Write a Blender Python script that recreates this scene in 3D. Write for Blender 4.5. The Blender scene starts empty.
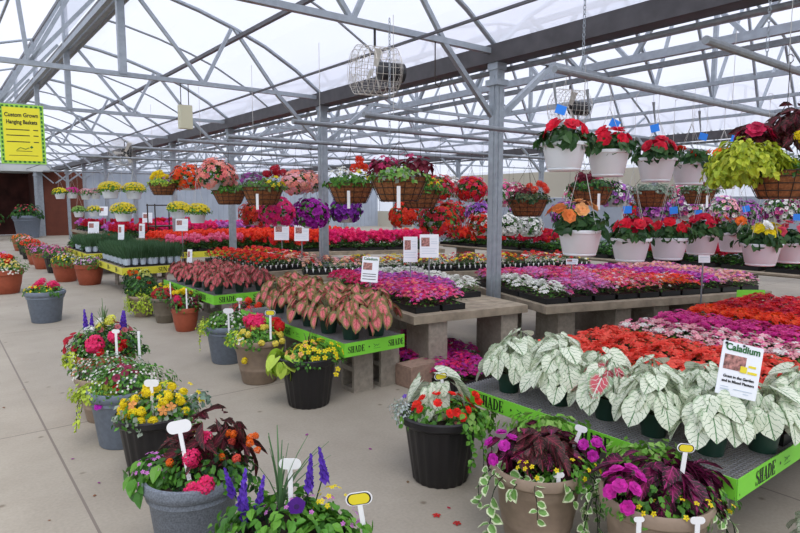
import bpy, math, random
from mathutils import Vector, Matrix
PI = math.pi
V = Vector
col = bpy.context.scene.collection

# ---------------------------------------------------------------- materials
def new_mat(name):
    m = bpy.data.materials.new(name); m.use_nodes = True
    nt = m.node_tree; b = nt.nodes['Principled BSDF']
    return m, nt, b
def simple(name, c, rough=.6, metal=0, var=0, scale=20, bump=0, spec=.4):
    m, nt, b = new_mat(name)
    b.inputs['Roughness'].default_value = rough; b.inputs['Metallic'].default_value = metal
    b.inputs['Specular IOR Level'].default_value = spec
    b.inputs['Base Color'].default_value = (*c, 1)
    if var or bump:
        tc = nt.nodes.new('ShaderNodeTexCoord'); n = nt.nodes.new('ShaderNodeTexNoise')
        n.inputs['Scale'].default_value = scale; n.inputs['Detail'].default_value = 6
        nt.links.new(tc.outputs['Object'], n.inputs['Vector'])
        if var:
            r = nt.nodes.new('ShaderNodeValToRGB')
            r.color_ramp.elements[0].position = .3; r.color_ramp.elements[1].position = .7
            r.color_ramp.elements[0].color = (*[x*(1-var) for x in c], 1)
            r.color_ramp.elements[1].color = (*[min(1, x*(1+var)) for x in c], 1)
            nt.links.new(n.outputs['Fac'], r.inputs['Fac']); nt.links.new(r.outputs['Color'], b.inputs['Base Color'])
        if bump:
            bp = nt.nodes.new('ShaderNodeBump'); bp.inputs['Strength'].default_value = bump; bp.inputs['Distance'].default_value = .01
            nt.links.new(n.outputs['Fac'], bp.inputs['Height']); nt.links.new(bp.outputs['Normal'], b.inputs['Normal'])
    return m
def plant_mat(name, trans=.3, rough=.5):
    m, nt, b = new_mat(name)
    a = nt.nodes.new('ShaderNodeAttribute'); a.attribute_name = 'Col'
    nt.links.new(a.outputs['Color'], b.inputs['Base Color'])
    b.inputs['Roughness'].default_value = rough; b.inputs['Specular IOR Level'].default_value = .3
    t = nt.nodes.new('ShaderNodeBsdfTranslucent'); nt.links.new(a.outputs['Color'], t.inputs['Color'])
    mx = nt.nodes.new('ShaderNodeMixShader'); mx.inputs[0].default_value = trans
    out = nt.nodes['Material Output']
    nt.links.new(b.outputs[0], mx.inputs[1]); nt.links.new(t.outputs[0], mx.inputs[2]); nt.links.new(mx.outputs[0], out.inputs['Surface'])
    return m
def veined_mat(name, base, vein, margin, veinw, margin_at, edge_soft=.12, center=None):
    """leaf with midrib, side veins and a margin, drawn from the leaf's own UV (u across -1..1, v along 0..1)"""
    m, nt, b = new_mat(name); N = nt.nodes; L = nt.links
    uv = N.new('ShaderNodeUVMap'); uv.uv_map = 'UVMap'
    s = N.new('ShaderNodeSeparateXYZ'); L.new(uv.outputs[0], s.inputs[0])
    def M(op, a, c=None, d=None):
        n = N.new('ShaderNodeMath'); n.operation = op
        for i, x in enumerate((a, c, d)):
            if x is None: continue
            if isinstance(x, (int, float)): n.inputs[i].default_value = x
            else: L.new(x, n.inputs[i])
        return n.outputs[0]
    au = M('ABSOLUTE', s.outputs[0])
    mid = M('LESS_THAN', au, veinw)
    k = M('SUBTRACT', s.outputs[1], M('MULTIPLY', au, .45))
    wn = N.new('ShaderNodeTexNoise'); wn.inputs['Scale'].default_value = 3.5; L.new(uv.outputs[0], wn.inputs['Vector'])
    k = M('ADD', k, M('MULTIPLY', wn.outputs['Fac'], .30))
    fr = M('FRACT', M('MULTIPLY', k, 4.6))
    side = M('LESS_THAN', M('ABSOLUTE', M('SUBTRACT', fr, .5)), veinw*1.1)
    ve = M('MAXIMUM', mid, side)
    # distance from leaf centre -> margin
    dv = M('MULTIPLY', M('SUBTRACT', s.outputs[1], .42), 1.75)
    dist = M('SQRT', M('ADD', M('MULTIPLY', au, au), M('MULTIPLY', dv, dv)))
    noi = N.new('ShaderNodeTexNoise'); noi.inputs['Scale'].default_value = 5; L.new(uv.outputs[0], noi.inputs['Vector'])
    dn = M('ADD', dist, M('MULTIPLY', M('SUBTRACT', noi.outputs['Fac'], .5), .35))
    mr = N.new('ShaderNodeMapRange'); L.new(dn, mr.inputs[0]); mr.inputs[1].default_value = margin_at-edge_soft; mr.inputs[2].default_value = margin_at+edge_soft
    a = N.new('ShaderNodeAttribute'); a.attribute_name = 'Col'
    def mix(f, x, y, mode='MIX'):
        n = N.new('ShaderNodeMix'); n.data_type = 'RGBA'; n.blend_type = mode
        if isinstance(f, (int, float)): n.inputs[0].default_value = f
        else: L.new(f, n.inputs[0])
        for i, q in ((6, x), (7, y)):
            if isinstance(q, tuple): n.inputs[i].default_value = (*q, 1)
            else: L.new(q, n.inputs[i])
        return n.outputs[2]
    c1 = mix(mr.outputs[0], base, margin)
    c2 = mix(ve, c1, vein)
    c3 = mix(1.0, c2, a.outputs['Color'], 'MULTIPLY')
    L.new(c3, b.inputs['Base Color']); b.inputs['Roughness'].default_value = .5; b.inputs['Specular IOR Level'].default_value = .3
    t = N.new('ShaderNodeBsdfTranslucent'); L.new(c3, t.inputs['Color'])
    mx = N.new('ShaderNodeMixShader'); mx.inputs[0].default_value = .25
    L.new(b.outputs[0], mx.inputs[1]); L.new(t.outputs[0], mx.inputs[2]); L.new(mx.outputs[0], N['Material Output'].inputs['Surface'])
    return m
M = {}
M['leaf'] = plant_mat('leaf_tissue', .3, .45)
M['petal'] = plant_mat('petal_tissue', .35, .6)
M['white_calad'] = veined_mat('white_caladium_leaf', (.80,.84,.68), (.12,.26,.11), (.40,.52,.33), .045, .98)
M['pink_calad'] = veined_mat('pink_caladium_leaf', (.80,.22,.22), (.52,.05,.09), (.20,.20,.06), .05, .62)
M['red_calad'] = veined_mat('red_caladium_leaf', (.66,.13,.15), (.40,.03,.05), (.22,.10,.07), .05, .70)
M['rose_calad'] = veined_mat('red_flecked_caladium_leaf', (.60,.10,.13), (.72,.74,.66), (.30,.42,.26), .05, .70)
M['coleus'] = veined_mat('coleus_leaf', (.20,.018,.075), (.40,.03,.17), (.030,.012,.016), .06, .46, .2)
M['coleus_rust'] = veined_mat('rust_coleus_leaf', (.12,.02,.035), (.30,.05,.07), (.035,.022,.015), .05, .5, .2)
M['vinca'] = veined_mat('variegated_vine_leaf', (.16,.34,.08), (.24,.42,.12), (.70,.76,.50), .03, .62, .06)
M['steel'] = simple('galvanised_steel', (.33,.365,.40), .45, .5, .12, 14)
M['steel_dull'] = simple('dull_galvanised_pipe', (.26,.28,.30), .5, .5, .15, 20)
M['gutter'] = simple('weathered_gutter', (.085,.08,.085), .5, .35, .2, 6)
M['purlin'] = simple('dark_purlin', (.13,.13,.14), .5, .4, .15, 9)
M['wood'] = simple('grey_weathered_wood', (.29,.24,.175), .85, 0, .28, 9, .3)
M['block'] = simple('concrete_block', (.29,.255,.205), .95, 0, .18, 25, .5)
M['brown_block'] = simple('reddish_concrete_block', (.30,.20,.15), .95, 0, .18, 25, .5)
M['tray'] = simple('black_tray_plastic', (.012,.013,.014), .4)
M['green_pot'] = simple('dark_green_nursery_plastic', (.012,.045,.030), .42)
M['soil'] = simple('potting_soil', (.035,.022,.015), .95, 0, .4, 60, .5)
M['granite'] = simple('speckled_grey_resin', (.145,.165,.195), .6, 0, .35, 130)
M['bluegrey'] = simple('blue_grey_resin', (.15,.18,.225), .55, 0, .12, 30)
M['black_pot'] = simple('black_ribbed_plastic', (.014,.013,.014), .38)
M['tan_pot'] = simple('tan_resin', (.27,.20,.145), .6, 0, .12, 20)
M['darktan_pot'] = simple('dark_olive_resin', (.15,.125,.09), .6, 0, .12, 20)
M['terra'] = simple('terracotta_plastic', (.33,.075,.035), .55, 0, .1, 20)
M['white_pot'] = simple('white_hanging_plastic', (.76,.80,.84), .35, 0, .03, 5)
M['coco'] = simple('brown_coco_liner', (.27,.105,.040), .95, 0, .35, 50, .8)
M['wire'] = simple('dark_basket_wire', (.035,.022,.015), .5, .3)
M['white_plastic'] = simple('white_marker_plastic', (.80,.80,.80), .35)
M['yellow_label'] = simple('yellow_label_print', (.75,.62,.03), .4)
M['ink'] = simple('black_ink', (.012,.012,.012), .5)
M['lime'] = simple('lime_banner_vinyl', (.20,.62,.045), .45, 0, .05, 4)
M['sunyellow'] = simple('yellow_banner_vinyl', (.66,.62,.05), .45, 0, .05, 4)
M['poster_yellow'] = simple('yellow_poster_print', (.76,.70,.03), .45)
M['poster_green'] = simple('green_poster_print', (.30,.60,.07), .45)
M['dark_green_ink'] = simple('dark_green_ink', (.02,.13,.03), .5)
M['paper'] = simple('laminated_paper', (.80,.82,.86), .25)
M['photo_print'] = simple('plant_photo_print', (.33,.15,.13), .4, 0, .9, 60)
M['blue_tag'] = simple('blue_tag_plastic', (.02,.22,.80), .4)
M['motor'] = simple('black_motor_enamel', (.02,.02,.022), .4)
M['cage'] = simple('pale_fan_wire', (.50,.47,.42), .45, .3)
M['cream_box'] = simple('cream_enamel', (.55,.53,.38), .5)
M['brown_wall'] = simple('reddish_brown_siding', (.12,.032,.017), .8, 0, .15, 3)
M['grey_wall'] = simple('blue_grey_cladding', (.33,.37,.43), .7, 0, .08, 1.5)
M['soffit'] = simple('pale_grey_fascia', (.50,.53,.53), .6)
M['dark_room'] = simple('dark_red_interior', (.06,.018,.014), .9, 0, .5, 2)
M['tanbuild'] = simple('beige_screen', (.50,.47,.38), .8)
M['shelf_wire'] = simple('galvanised_mesh', (.34,.34,.35), .45, .5)
M['string'] = simple('pale_cord', (.50,.49,.46), .7)
M['terracotta_pink'] = simple('pinkish_cladding', (.55,.36,.36), .8)

def floor_mat():
    m, nt, b = new_mat('worn_concrete_floor'); N = nt.nodes; L = nt.links
    tc = N.new('ShaderNodeTexCoord'); s = N.new('ShaderNodeSeparateXYZ'); L.new(tc.outputs['Object'], s.inputs[0])
    n1 = N.new('ShaderNodeTexNoise'); n1.inputs['Scale'].default_value = 1.1; n1.inputs['Detail'].default_value = 8; n1.inputs['Roughness'].default_value = .65
    L.new(tc.outputs['Object'], n1.inputs['Vector'])
    r = N.new('ShaderNodeValToRGB'); L.new(n1.outputs['Fac'], r.inputs['Fac'])
    e = r.color_ramp.elements; e[0].position = .3; e[0].color = (.275,.24,.19,1); e[1].position = .7; e[1].color = (.365,.325,.262,1)
    n2 = N.new('ShaderNodeTexNoise'); n2.inputs['Scale'].default_value = 60; n2.inputs['Detail'].default_value = 4; L.new(tc.outputs['Object'], n2.inputs['Vector'])
    r2 = N.new('ShaderNodeValToRGB'); L.new(n2.outputs['Fac'], r2.inputs['Fac'])
    e = r2.color_ramp.elements; e[0].position = .3; e[0].color = (.88,.88,.88,1); e[1].position = .65; e[1].color = (1,1,1,1)
    n3 = N.new('ShaderNodeTexVoronoi'); n3.inputs['Scale'].default_value = 4.2; n3.inputs['Randomness'].default_value = 1; L.new(tc.outputs['Object'], n3.inputs['Vector'])
    r3 = N.new('ShaderNodeValToRGB'); L.new(n3.outputs['Distance'], r3.inputs['Fac'])
    e = r3.color_ramp.elements; e[0].position = .035; e[0].color = (.55,.50,.45,1); e[1].position = .10; e[1].color = (1,1,1,1)
    def mul(a, c):
        x = N.new('ShaderNodeMix'); x.data_type = 'RGBA'; x.blend_type = 'MULTIPLY'; x.inputs[0].default_value = 1
        L.new(a, x.inputs[6]); L.new(c, x.inputs[7]); return x.outputs[2]
    c = mul(mul(r.outputs[0], r2.outputs[0]), r3.outputs[0])
    def line(o, off, per, w):
        def mm(op, a, v):
            q = N.new('ShaderNodeMath'); q.operation = op
            L.new(a, q.inputs[0]); q.inputs[1].default_value = v; return q.outputs[0]
        a = mm('ADD', o, off); a = mm('DIVIDE', a, per); q = N.new('ShaderNodeMath'); q.operation = 'FRACT'; L.new(a, q.inputs[0])
        a = mm('SUBTRACT', q.outputs[0], .5); q = N.new('ShaderNodeMath'); q.operation = 'ABSOLUTE'; L.new(a, q.inputs[0])
        return mm('LESS_THAN', q.outputs[0], w/per/2)
    l1 = line(s.outputs[0], 100*3.05-.555+1.525, 3.05, .014)
    l2 = line(s.outputs[1], 100*3.9-4.78+1.95, 3.9, .012)
    mx = N.new('ShaderNodeMath'); mx.operation = 'MAXIMUM'; L.new(l1, mx.inputs[0]); L.new(l2, mx.inputs[1])
    f = N.new('ShaderNodeMix'); f.data_type = 'RGBA'; L.new(mx.outputs[0], f.inputs[0]); L.new(c, f.inputs[6]); f.inputs[7].default_value = (.17,.14,.115,1)
    L.new(f.outputs[2], b.inputs['Base Color']); b.inputs['Roughness'].default_value = .75
    bp = N.new('ShaderNodeBump'); bp.inputs['Strength'].default_value = .15; bp.inputs['Distance'].default_value = .004
    L.new(n2.outputs['Fac'], bp.inputs['Height']); L.new(bp.outputs[0], b.inputs['Normal'])
    return m
M['floor'] = floor_mat()
def film_mat():
    m = bpy.data.materials.new('translucent_roof_film'); m.use_nodes = True; nt = m.node_tree; N = nt.nodes; L = nt.links
    N.remove(N['Principled BSDF'])
    tr = N.new('ShaderNodeBsdfTransparent'); tl = N.new('ShaderNodeBsdfTranslucent'); di = N.new('ShaderNodeBsdfDiffuse')
    tc = N.new('ShaderNodeTexCoord'); mp = N.new('ShaderNodeMapping'); mp.inputs['Scale'].default_value = (.9, .35, .9)
    n = N.new('ShaderNodeTexNoise'); n.inputs['Scale'].default_value = 1.3; n.inputs['Detail'].default_value = 5
    L.new(tc.outputs['Object'], mp.inputs[0]); L.new(mp.outputs[0], n.inputs['Vector'])
    r = N.new('ShaderNodeValToRGB'); L.new(n.outputs['Fac'], r.inputs['Fac'])
    e = r.color_ramp.elements; e[0].position = .3; e[0].color = (.80,.82,.90,1); e[1].position = .65; e[1].color = (.90,.91,.97,1)
    L.new(r.outputs[0], tr.inputs[0]); tl.inputs[0].default_value = (.80,.82,.90,1); di.inputs[0].default_value = (.8,.82,.86,1)
    a = N.new('ShaderNodeMixShader'); a.inputs[0].default_value = .4; L.new(tl.outputs[0], a.inputs[1]); L.new(di.outputs[0], a.inputs[2])
    b = N.new('ShaderNodeMixShader'); b.inputs[0].default_value = .5; L.new(tr.outputs[0], b.inputs[1]); L.new(a.outputs[0], b.inputs[2])
    L.new(b.outputs[0], N['Material Output'].inputs['Surface'])
    return m
M['film'] = film_mat()

# ---------------------------------------------------------------- mesh helpers
class MB:
    def __init__(s): s.v = []; s.f = []; s.c = []; s.uv = []; s.has_uv = False
    def face(s, pts, c=(1,1,1), uv=None):
        n = len(s.v); s.v.extend(pts); s.f.append(tuple(range(n, n+len(pts)))); s.c.append(c)
        s.uv.append(uv)
        if uv: s.has_uv = True
    def box(s, lo, hi, mat=None, c=(1,1,1)):
        x0,y0,z0 = lo; x1,y1,z1 = hi
        p = [V((x,y,z)) for z in (z0,z1) for (x,y) in ((x0,y0),(x1,y0),(x1,y1),(x0,y1))]
        if mat is not None: p = [mat @ q for q in p]
        n = len(s.v); s.v.extend(p)
        for f in ((0,3,2,1),(4,5,6,7),(0,1,5,4),(1,2,6,5),(2,3,7,6),(3,0,4,7)):
            s.f.append(tuple(n+i for i in f)); s.c.append(c); s.uv.append(None)
    def tube(s, pts, r, seg=8, c=(1,1,1), r2=None, caps=True):
        pts = [V(p) for p in pts]; n0 = len(s.v); k = len(pts)
        for i, p in enumerate(pts):
            d = (pts[min(i+1,k-1)] - pts[max(i-1,0)]).normalized()
            a = d.cross(V((0,0,1)));
            if a.length < .05: a = d.cross(V((1,0,0)))
            a.normalize(); b = d.cross(a)
            rr = r if r2 is None else r + (r2-r)*i/max(1,k-1)
            for j in range(seg):
                t = 2*PI*(j+.5)/seg
                s.v.append(p + a*math.cos(t)*rr + b*math.sin(t)*rr)
        for i in range(k-1):
            for j in range(seg):
                a = n0+i*seg+j; b = n0+i*seg+(j+1)%seg
                s.f.append((a, b, b+seg, a+seg)); s.c.append(c); s.uv.append(None)
        if caps and seg > 2:
            s.f.append(tuple(n0+j for j in range(seg))[::-1]); s.f.append(tuple(n0+(k-1)*seg+j for j in range(seg)))
            s.c += [c, c]; s.uv += [None, None]
    def bar(s, a, b, w, h=None, c=(1,1,1)):      # square section member between two points
        a, b = V(a), V(b); h = h or w; d = (b-a).normalized(); x = d.cross(V((0,0,1)))
        if x.length < .01: x = V((1,0,0))
        x.normalize(); y = x.cross(d).normalized(); n = len(s.v)
        for p in (a, b):
            for i, j in ((-1,-1),(1,-1),(1,1),(-1,1)): s.v.append(p + x*i*w/2 + y*j*h/2)
        for f in ((0,3,2,1),(4,5,6,7),(0,1,5,4),(1,2,6,5),(2,3,7,6),(3,0,4,7)):
            s.f.append(tuple(n+i for i in f)); s.c.append(c); s.uv.append(None)
    def lathe(s, prof, seg=32, rib=0, ribn=0, cx=0, cy=0, cz=0, c=(1,1,1)):
        n0 = len(s.v)
        for (r, z, *q) in prof:
            for j in range(seg):
                t = 2*PI*j/seg; rr = r
                if rib and (not q): rr = r - rib*(.5+.5*math.cos(ribn*t))
                s.v.append(V((cx+rr*math.cos(t), cy+rr*math.sin(t), cz+z)))
        for i in range(len(prof)-1):
            for j in range(seg):
                a = n0+i*seg+j; b = n0+i*seg+(j+1)%seg
                s.f.append((a, b, b+seg, a+seg)); s.c.append(c); s.uv.append(None)
    def disc(s, r, z, seg=24, c=(1,1,1), cx=0, cy=0):
        s.face([V((cx+r*math.cos(2*PI*j/seg), cy+r*math.sin(2*PI*j/seg), z)) for j in range(seg)], c)
    def mesh(s, name, mat, smooth=False):
        me = bpy.data.meshes.new(name); me.from_pydata([tuple(p) for p in s.v], [], s.f)
        cols = me.color_attributes.new('Col', 'FLOAT_COLOR', 'CORNER')
        buf = []
        for f, c in zip(s.f, s.c): buf += [c[0], c[1], c[2], 1.0]*len(f)
        cols.data.foreach_set('color', buf)
        if s.has_uv:
            u = me.uv_layers.new(name='UVMap'); ub = []
            for f, q in zip(s.f, s.uv):
                if q: [ub.extend(t) for t in q]
                else: ub += [0.0, 0.0]*len(f)
            u.data.foreach_set('uv', ub)
        for mm in (mat if isinstance(mat, (list, tuple)) else [mat]): me.materials.append(mm)
        if smooth: me.polygons.foreach_set('use_smooth', [True]*len(me.polygons))
        me.update(); return me
def link(name, me, parent=None, loc=(0,0,0), rot=(0,0,0)):
    o = bpy.data.objects.new(name, me); col.objects.link(o)
    o.location = loc; o.rotation_euler = rot
    if parent: o.parent = parent
    return o
def build(mb, name, mat, parent=None, loc=(0,0,0), rot=(0,0,0), smooth=False):
    return link(name, mb.mesh(name, mat, smooth), parent, loc, rot)
def tag(o, label=None, cat=None, group=None, kind=None):
    if label: o['label'] = label
    if cat: o['category'] = cat
    if group: o['group'] = group
    if kind: o['kind'] = kind
    return o
def thing(name, label, cat, loc=(0,0,0), rz=0, group=None):
    o = bpy.data.objects.new(name, None); col.objects.link(o); o.location = loc; o.rotation_euler = (0,0,rz); o.empty_display_size = .05
    return tag(o, label, cat, group)
KIDS = {}
def dup(o, loc=None, rz=None, label=None, group=None, parent=None):
    c = o.copy(); col.objects.link(c)
    if parent: c.parent = parent
    if loc is not None: c.location = loc
    if rz is not None: c.rotation_euler = (0,0,rz)
    if label: c['label'] = label
    if group: c['group'] = group
    for ch in list(o.children): dup(ch, parent=c)
    return c
def frame(n, tip=None):
    n = n.normalized()
    if tip is None: tip = V((random.uniform(-1,1), random.uniform(-1,1), random.uniform(-1,1)))
    t = tip - n*tip.dot(n)
    if t.length < 1e-3: t = n.orthogonal()
    t.normalize(); return t, n.cross(t), n          # along, across, normal
def jit(c, a, rng): k = 1+rng.uniform(-a, a); return tuple(max(0, min(1, x*k)) for x in c)

HEART = [(0,.16),(.26,-.04),(.44,.02),(.52,.24),(.48,.52),(.31,.80),(0,1.0)]
def leaf_heart(mb, p, n, tip, L, W, c, droop=.25):
    t, x, n = frame(n, tip)
    def P(u, v): return p + t*(L*v) + x*(W*u) + n*(L*(.10*abs(u)*2 - droop*v*v))
    for sg in (1, -1):
        o = [(u*sg, v) for u, v in HEART]; mid = [(0,.16),(0,.32),(0,.55),(0,.8),(0,1.0)]
        q = [[o[0], o[1], o[2], mid[1]], [mid[1], o[2], o[3], mid[2]], [mid[2], o[3], o[4], mid[3]], [mid[3], o[4], o[5], mid[4]]]
        for f in q:
            if sg < 0: f = f[::-1]
            mb.face([P(*a) for a in f], c, [(a[0]*2, a[1]) for a in f])
def leaf_oval(mb, p, n, tip, L, W, c, droop=.2):
    t, x, n = frame(n, tip)
    def P(u, v): return p + t*(L*v) + x*(W*u) + n*(L*(.25*abs(u) - droop*v*v))
    for sg in (1, -1):
        for f in ([(0,0),(.42*sg,.25),(.46*sg,.55),(0,.5)], [(0,.5),(.46*sg,.55),(.2*sg,.85),(0,1)]):
            if sg < 0: f = f[::-1]
            mb.face([P(*a) for a in f], c, [(a[0]*2, a[1]) for a in f])
def leaf_kite(mb, p, n, tip, L, W, c, droop=0):
    t, x, n = frame(n, tip)
    mb.face([p, p+t*L*.5+x*W*.5, p+t*L-n*L*.15, p+t*L*.5-x*W*.5], c)
LEAF = {'heart': leaf_heart, 'oval': leaf_oval, 'kite': leaf_kite}

def blob(mb, rng, c, R, n, L, W, cols, kind='kite', down=.35, rough=.6, inner=.55, zmin=-.15, lump=.15):
    """leaves over an ellipsoid (c centre, R radii): base of each leaf inside the surface, tip hanging outwards"""
    c = V(c)
    ph = [rng.uniform(0, 6.28) for _ in range(4)]
    for i in range(n):
        z = rng.uniform(zmin, 1); a = rng.uniform(0, 2*PI); s = math.sqrt(max(0, 1-z*z))
        d = V((s*math.cos(a), s*math.sin(a), z))
        k = rng.uniform(inner, 1)**.6 * (1 + lump*math.sin(3*a+ph[0])*s + lump*math.sin(5*a+ph[1]+4*z))
        p = c + V((d.x*R[0], d.y*R[1], d.z*R[2]))*k
        nn = d + V((rng.uniform(-rough,rough), rng.uniform(-rough,rough), rng.uniform(-rough,rough)+.3))
        tip = V((d.x+rng.uniform(-.5,.5), d.y+rng.uniform(-.5,.5), -down+rng.uniform(-.4,.4)))
        q = rng.uniform(.7, 1.15)
        LEAF[kind](mb, p, nn, tip, L*q, W*q, jit(rng.choice(cols), .22, rng))
# ------------------------------------------------------------ blossoms
def disc5(mb, rng, p, n, r, c, cen=None, pet=5):
    t, x, n = frame(n)
    for k in range(pet):
        a = 2*PI*k/pet; d = t*math.cos(a) + x*math.sin(a); e = -t*math.sin(a) + x*math.cos(a)
        w = r*(2.9/pet)
        mb.face([p, p+d*r*.6-e*w*.62+n*r*.12, p+d*r-e*w*.3, p+d*r+e*w*.3, p+d*r*.6+e*w*.62+n*r*.12], jit(c, .14, rng))
    if cen:
        mb.face([p+n*r*.12+(t*math.cos(a)+x*math.sin(a))*r*.22 for a in (0, PI/2, PI, 3*PI/2)], cen)
def pom(mb, rng, p, n, r, c, cnt=26, fl=.42):
    for k in range(cnt):
        z = 1-1.5*(k+.5)/cnt; a = k*2.4; s = math.sqrt(max(0, 1-z*z)); t, x, nn = frame(n, V((1,.1,.05)))
        d = t*(s*math.cos(a)) + x*(s*math.sin(a)) + nn*z
        disc5(mb, rng, p+d*r*rng.uniform(.68,1.0), d+V((rng.uniform(-.5,.5),rng.uniform(-.5,.5),rng.uniform(-.3,.5))), r*fl*rng.uniform(.75,1.25), c, None, 4)
def double(mb, rng, p, n, r, c, rings=3):
    t, x, n = frame(n)
    for j in range(rings):
        m = (7, 6, 4, 3)[j]; rr = r*(1, .72, .45, .25)[j]; up = (.10, .35, .6, .8)[j]
        for k in range(m):
            a = 2*PI*(k+.5*j)/m + j; d = t*math.cos(a)+x*math.sin(a); e = -t*math.sin(a)+x*math.cos(a); w = rr*4.6/m
            z0 = n*rr*rng.uniform(-.1,.15); mb.face([p, p+d*rr*.45-e*w*.5+n*rr*up*.7+z0, p+d*rr*.85-e*w*.55+n*rr*up+z0, p+d*rr*1.05+n*rr*up*.9+z0, p+d*rr*.85+e*w*.55+n*rr*up+z0, p+d*rr*.45+e*w*.5+n*rr*up*.7+z0], jit(c, .28, rng))
def spike(mb, rng, p, n, h, c):
    d = (n.normalized()*1)
    for k in range(34):
        s = k/34; a = k*2.4; t, x, nn = frame(n, V((1,0,.1))); o = t*math.cos(a)+x*math.sin(a); w = h*.30*(1-s*.72)
        q = p + d*h*s
        leaf_kite(mb, q, (o+d*.5), (o+d*.4), w*1.5, w*1.1, jit(c, .3, rng))
def trumpet(mb, rng, p, n, r, c, cen=None):
    t, x, n = frame(n); m = 10; ring = []; inn = []
    for k in range(m):
        a = 2*PI*k/m; d = t*math.cos(a)+x*math.sin(a); q = 1 if k % 2 else .88
        ring.append(p+d*r*q+n*r*.12); inn.append(p+d*r*.3-n*r*.15)
    cc = jit(c, .15, rng)
    for k in range(m):
        l = (k+1) % m; mb.face([inn[k], inn[l], ring[l], ring[k]], cc)
    mb.face(inn, cen or tuple(v*.45 for v in cc))
FL = {'disc': disc5, 'pom': pom, 'double': double, 'spike': spike, 'trumpet': trumpet}
_fm = {}
def head(kind, c, r, name, parent, p, n, rng):
    """one blossom as a part of its own; the mesh is shared by blossoms of a kind and colour"""
    v = rng.randrange(3); key = (kind, c, round(r, 3), name, v)
    if key not in _fm:
        mb = MB(); 
        a = dict(cen=CEN.get(c)) if kind == 'disc' else {}
        FL[kind](mb, random.Random(v+7), V((0,0,0)), V((0,0,1)), r, c, **a); _fm[key] = mb.mesh(name, M['petal'])
    o = link(name, _fm[key], parent, p)
    o.rotation_mode = 'QUATERNION'; o.rotation_quaternion = V((0,0,1)).rotation_difference(V(n).normalized())
    return o
CEN = {}
# colours
G1=(.055,.17,.025); G2=(.09,.26,.03); G3=(.14,.34,.04); GD=(.022,.07,.022); GL=(.24,.42,.09); LIME=(.46,.58,.05); GB=(.07,.15,.07); OLV=(.10,.13,.05); GREY=(.28,.34,.26)
CORAL=(.90,.125,.085); RED=(.66,.012,.015); SCAR=(.80,.045,.012); ORG=(.85,.16,.012); MAG=(.62,.02,.26); HOT=(.82,.03,.16); PINK=(.80,.13,.33); PALE=(.84,.42,.46); SALM=(.86,.28,.22); LAV=(.62,.20,.58); PURP=(.25,.015,.30); VIO=(.14,.05,.50); YEL=(.88,.70,.015); WHT=(.84,.84,.80); PEACH=(.88,.45,.26); BURG=(.16,.012,.03); CRIM=(.52,.01,.05)
CEN.update({YEL:(.5,.3,.01), WHT:(.7,.6,.1), ORG:(.6,.3,.02)})
YAW = math.radians(37.9)
# ---------------------------------------------------------------- pots
def pot_parts(root, kind, R, h):
    mb = MB(); seg = 40; rib = 0; ribn = 0
    if kind == 'granite' or kind == 'bluegrey':
        prof = [(.0,.0),(.68*R,0),(.72*R,.01),(.88*R,.74*h),(.94*R,.78*h,1),(.93*R,.83*h,1),(1.0*R,.87*h,1),(1.03*R,.93*h,1),(1.0*R,.99*h,1),(.93*R,h,1),(.88*R,.95*h,1),(.86*R,.85*h,1)]
    elif kind == 'black_pot':
        rib = .035*R; ribn = 20; seg = 80
        prof = [(.0,.0),(.66*R,0),(.70*R,.012),(.90*R,.84*h),(.97*R,.86*h,1),(1.03*R,.90*h,1),(1.03*R,.98*h,1),(.98*R,h,1),(.92*R,.97*h,1),(.88*R,.86*h,1)]
    elif kind in ('tan_pot', 'darktan_pot'):
        prof = [(.0,.0),(.62*R,0),(.66*R,.01),(.74*R,.28*h),(.765*R,.30*h),(.775*R,.34*h),(.77*R,.36*h),(.79*R,.40*h),(.81*R,.44*h),(.86*R,.70*h),(.89*R,.72*h),(.90*R,.76*h),(.92*R,.80*h),(.93*R,.84*h),(1.02*R,.88*h),(1.04*R,.95*h),(1.0*R,h),(.94*R,.985*h),(.89*R,.86*h)]
    elif kind == 'terra':
        prof = [(.0,.0),(.66*R,0),(.70*R,.01),(.84*R,.4*h),(.92*R,.78*h),(.98*R,.80*h),(1.0*R,.97*h),(.97*R,h),(.93*R,.97*h),(.90*R,.86*h)]
    elif kind == 'white_pot':
        prof = [(.0,.0),(.66*R,0),(.70*R,.02*h),(.72*R,.06*h),(.70*R,.09*h),(.74*R,.12*h),(.92*R,.84*h),(.94*R,.86*h),(1.01*R,.88*h),(1.03*R,.98*h),(1.0*R,h),(.94*R,h),(.90*R,.88*h)]
    elif kind == 'green_pot':
        seg = 20; prof = [(.0,.0),(.74*R,0),(.93*R,.82*h),(1.0*R,.83*h),(1.02*R,h),(.94*R,h),(.92*R,.85*h)]
    mb.lathe(prof, seg, rib, ribn)
    me = mb.mesh('pot', M[kind], True); me.set_sharp_from_angle(angle=math.radians(38))
    link('pot', me, root)
    s = MB(); s.disc(.9*R, .90*h, 24); build(s, 'soil', M['soil'], root)
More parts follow.
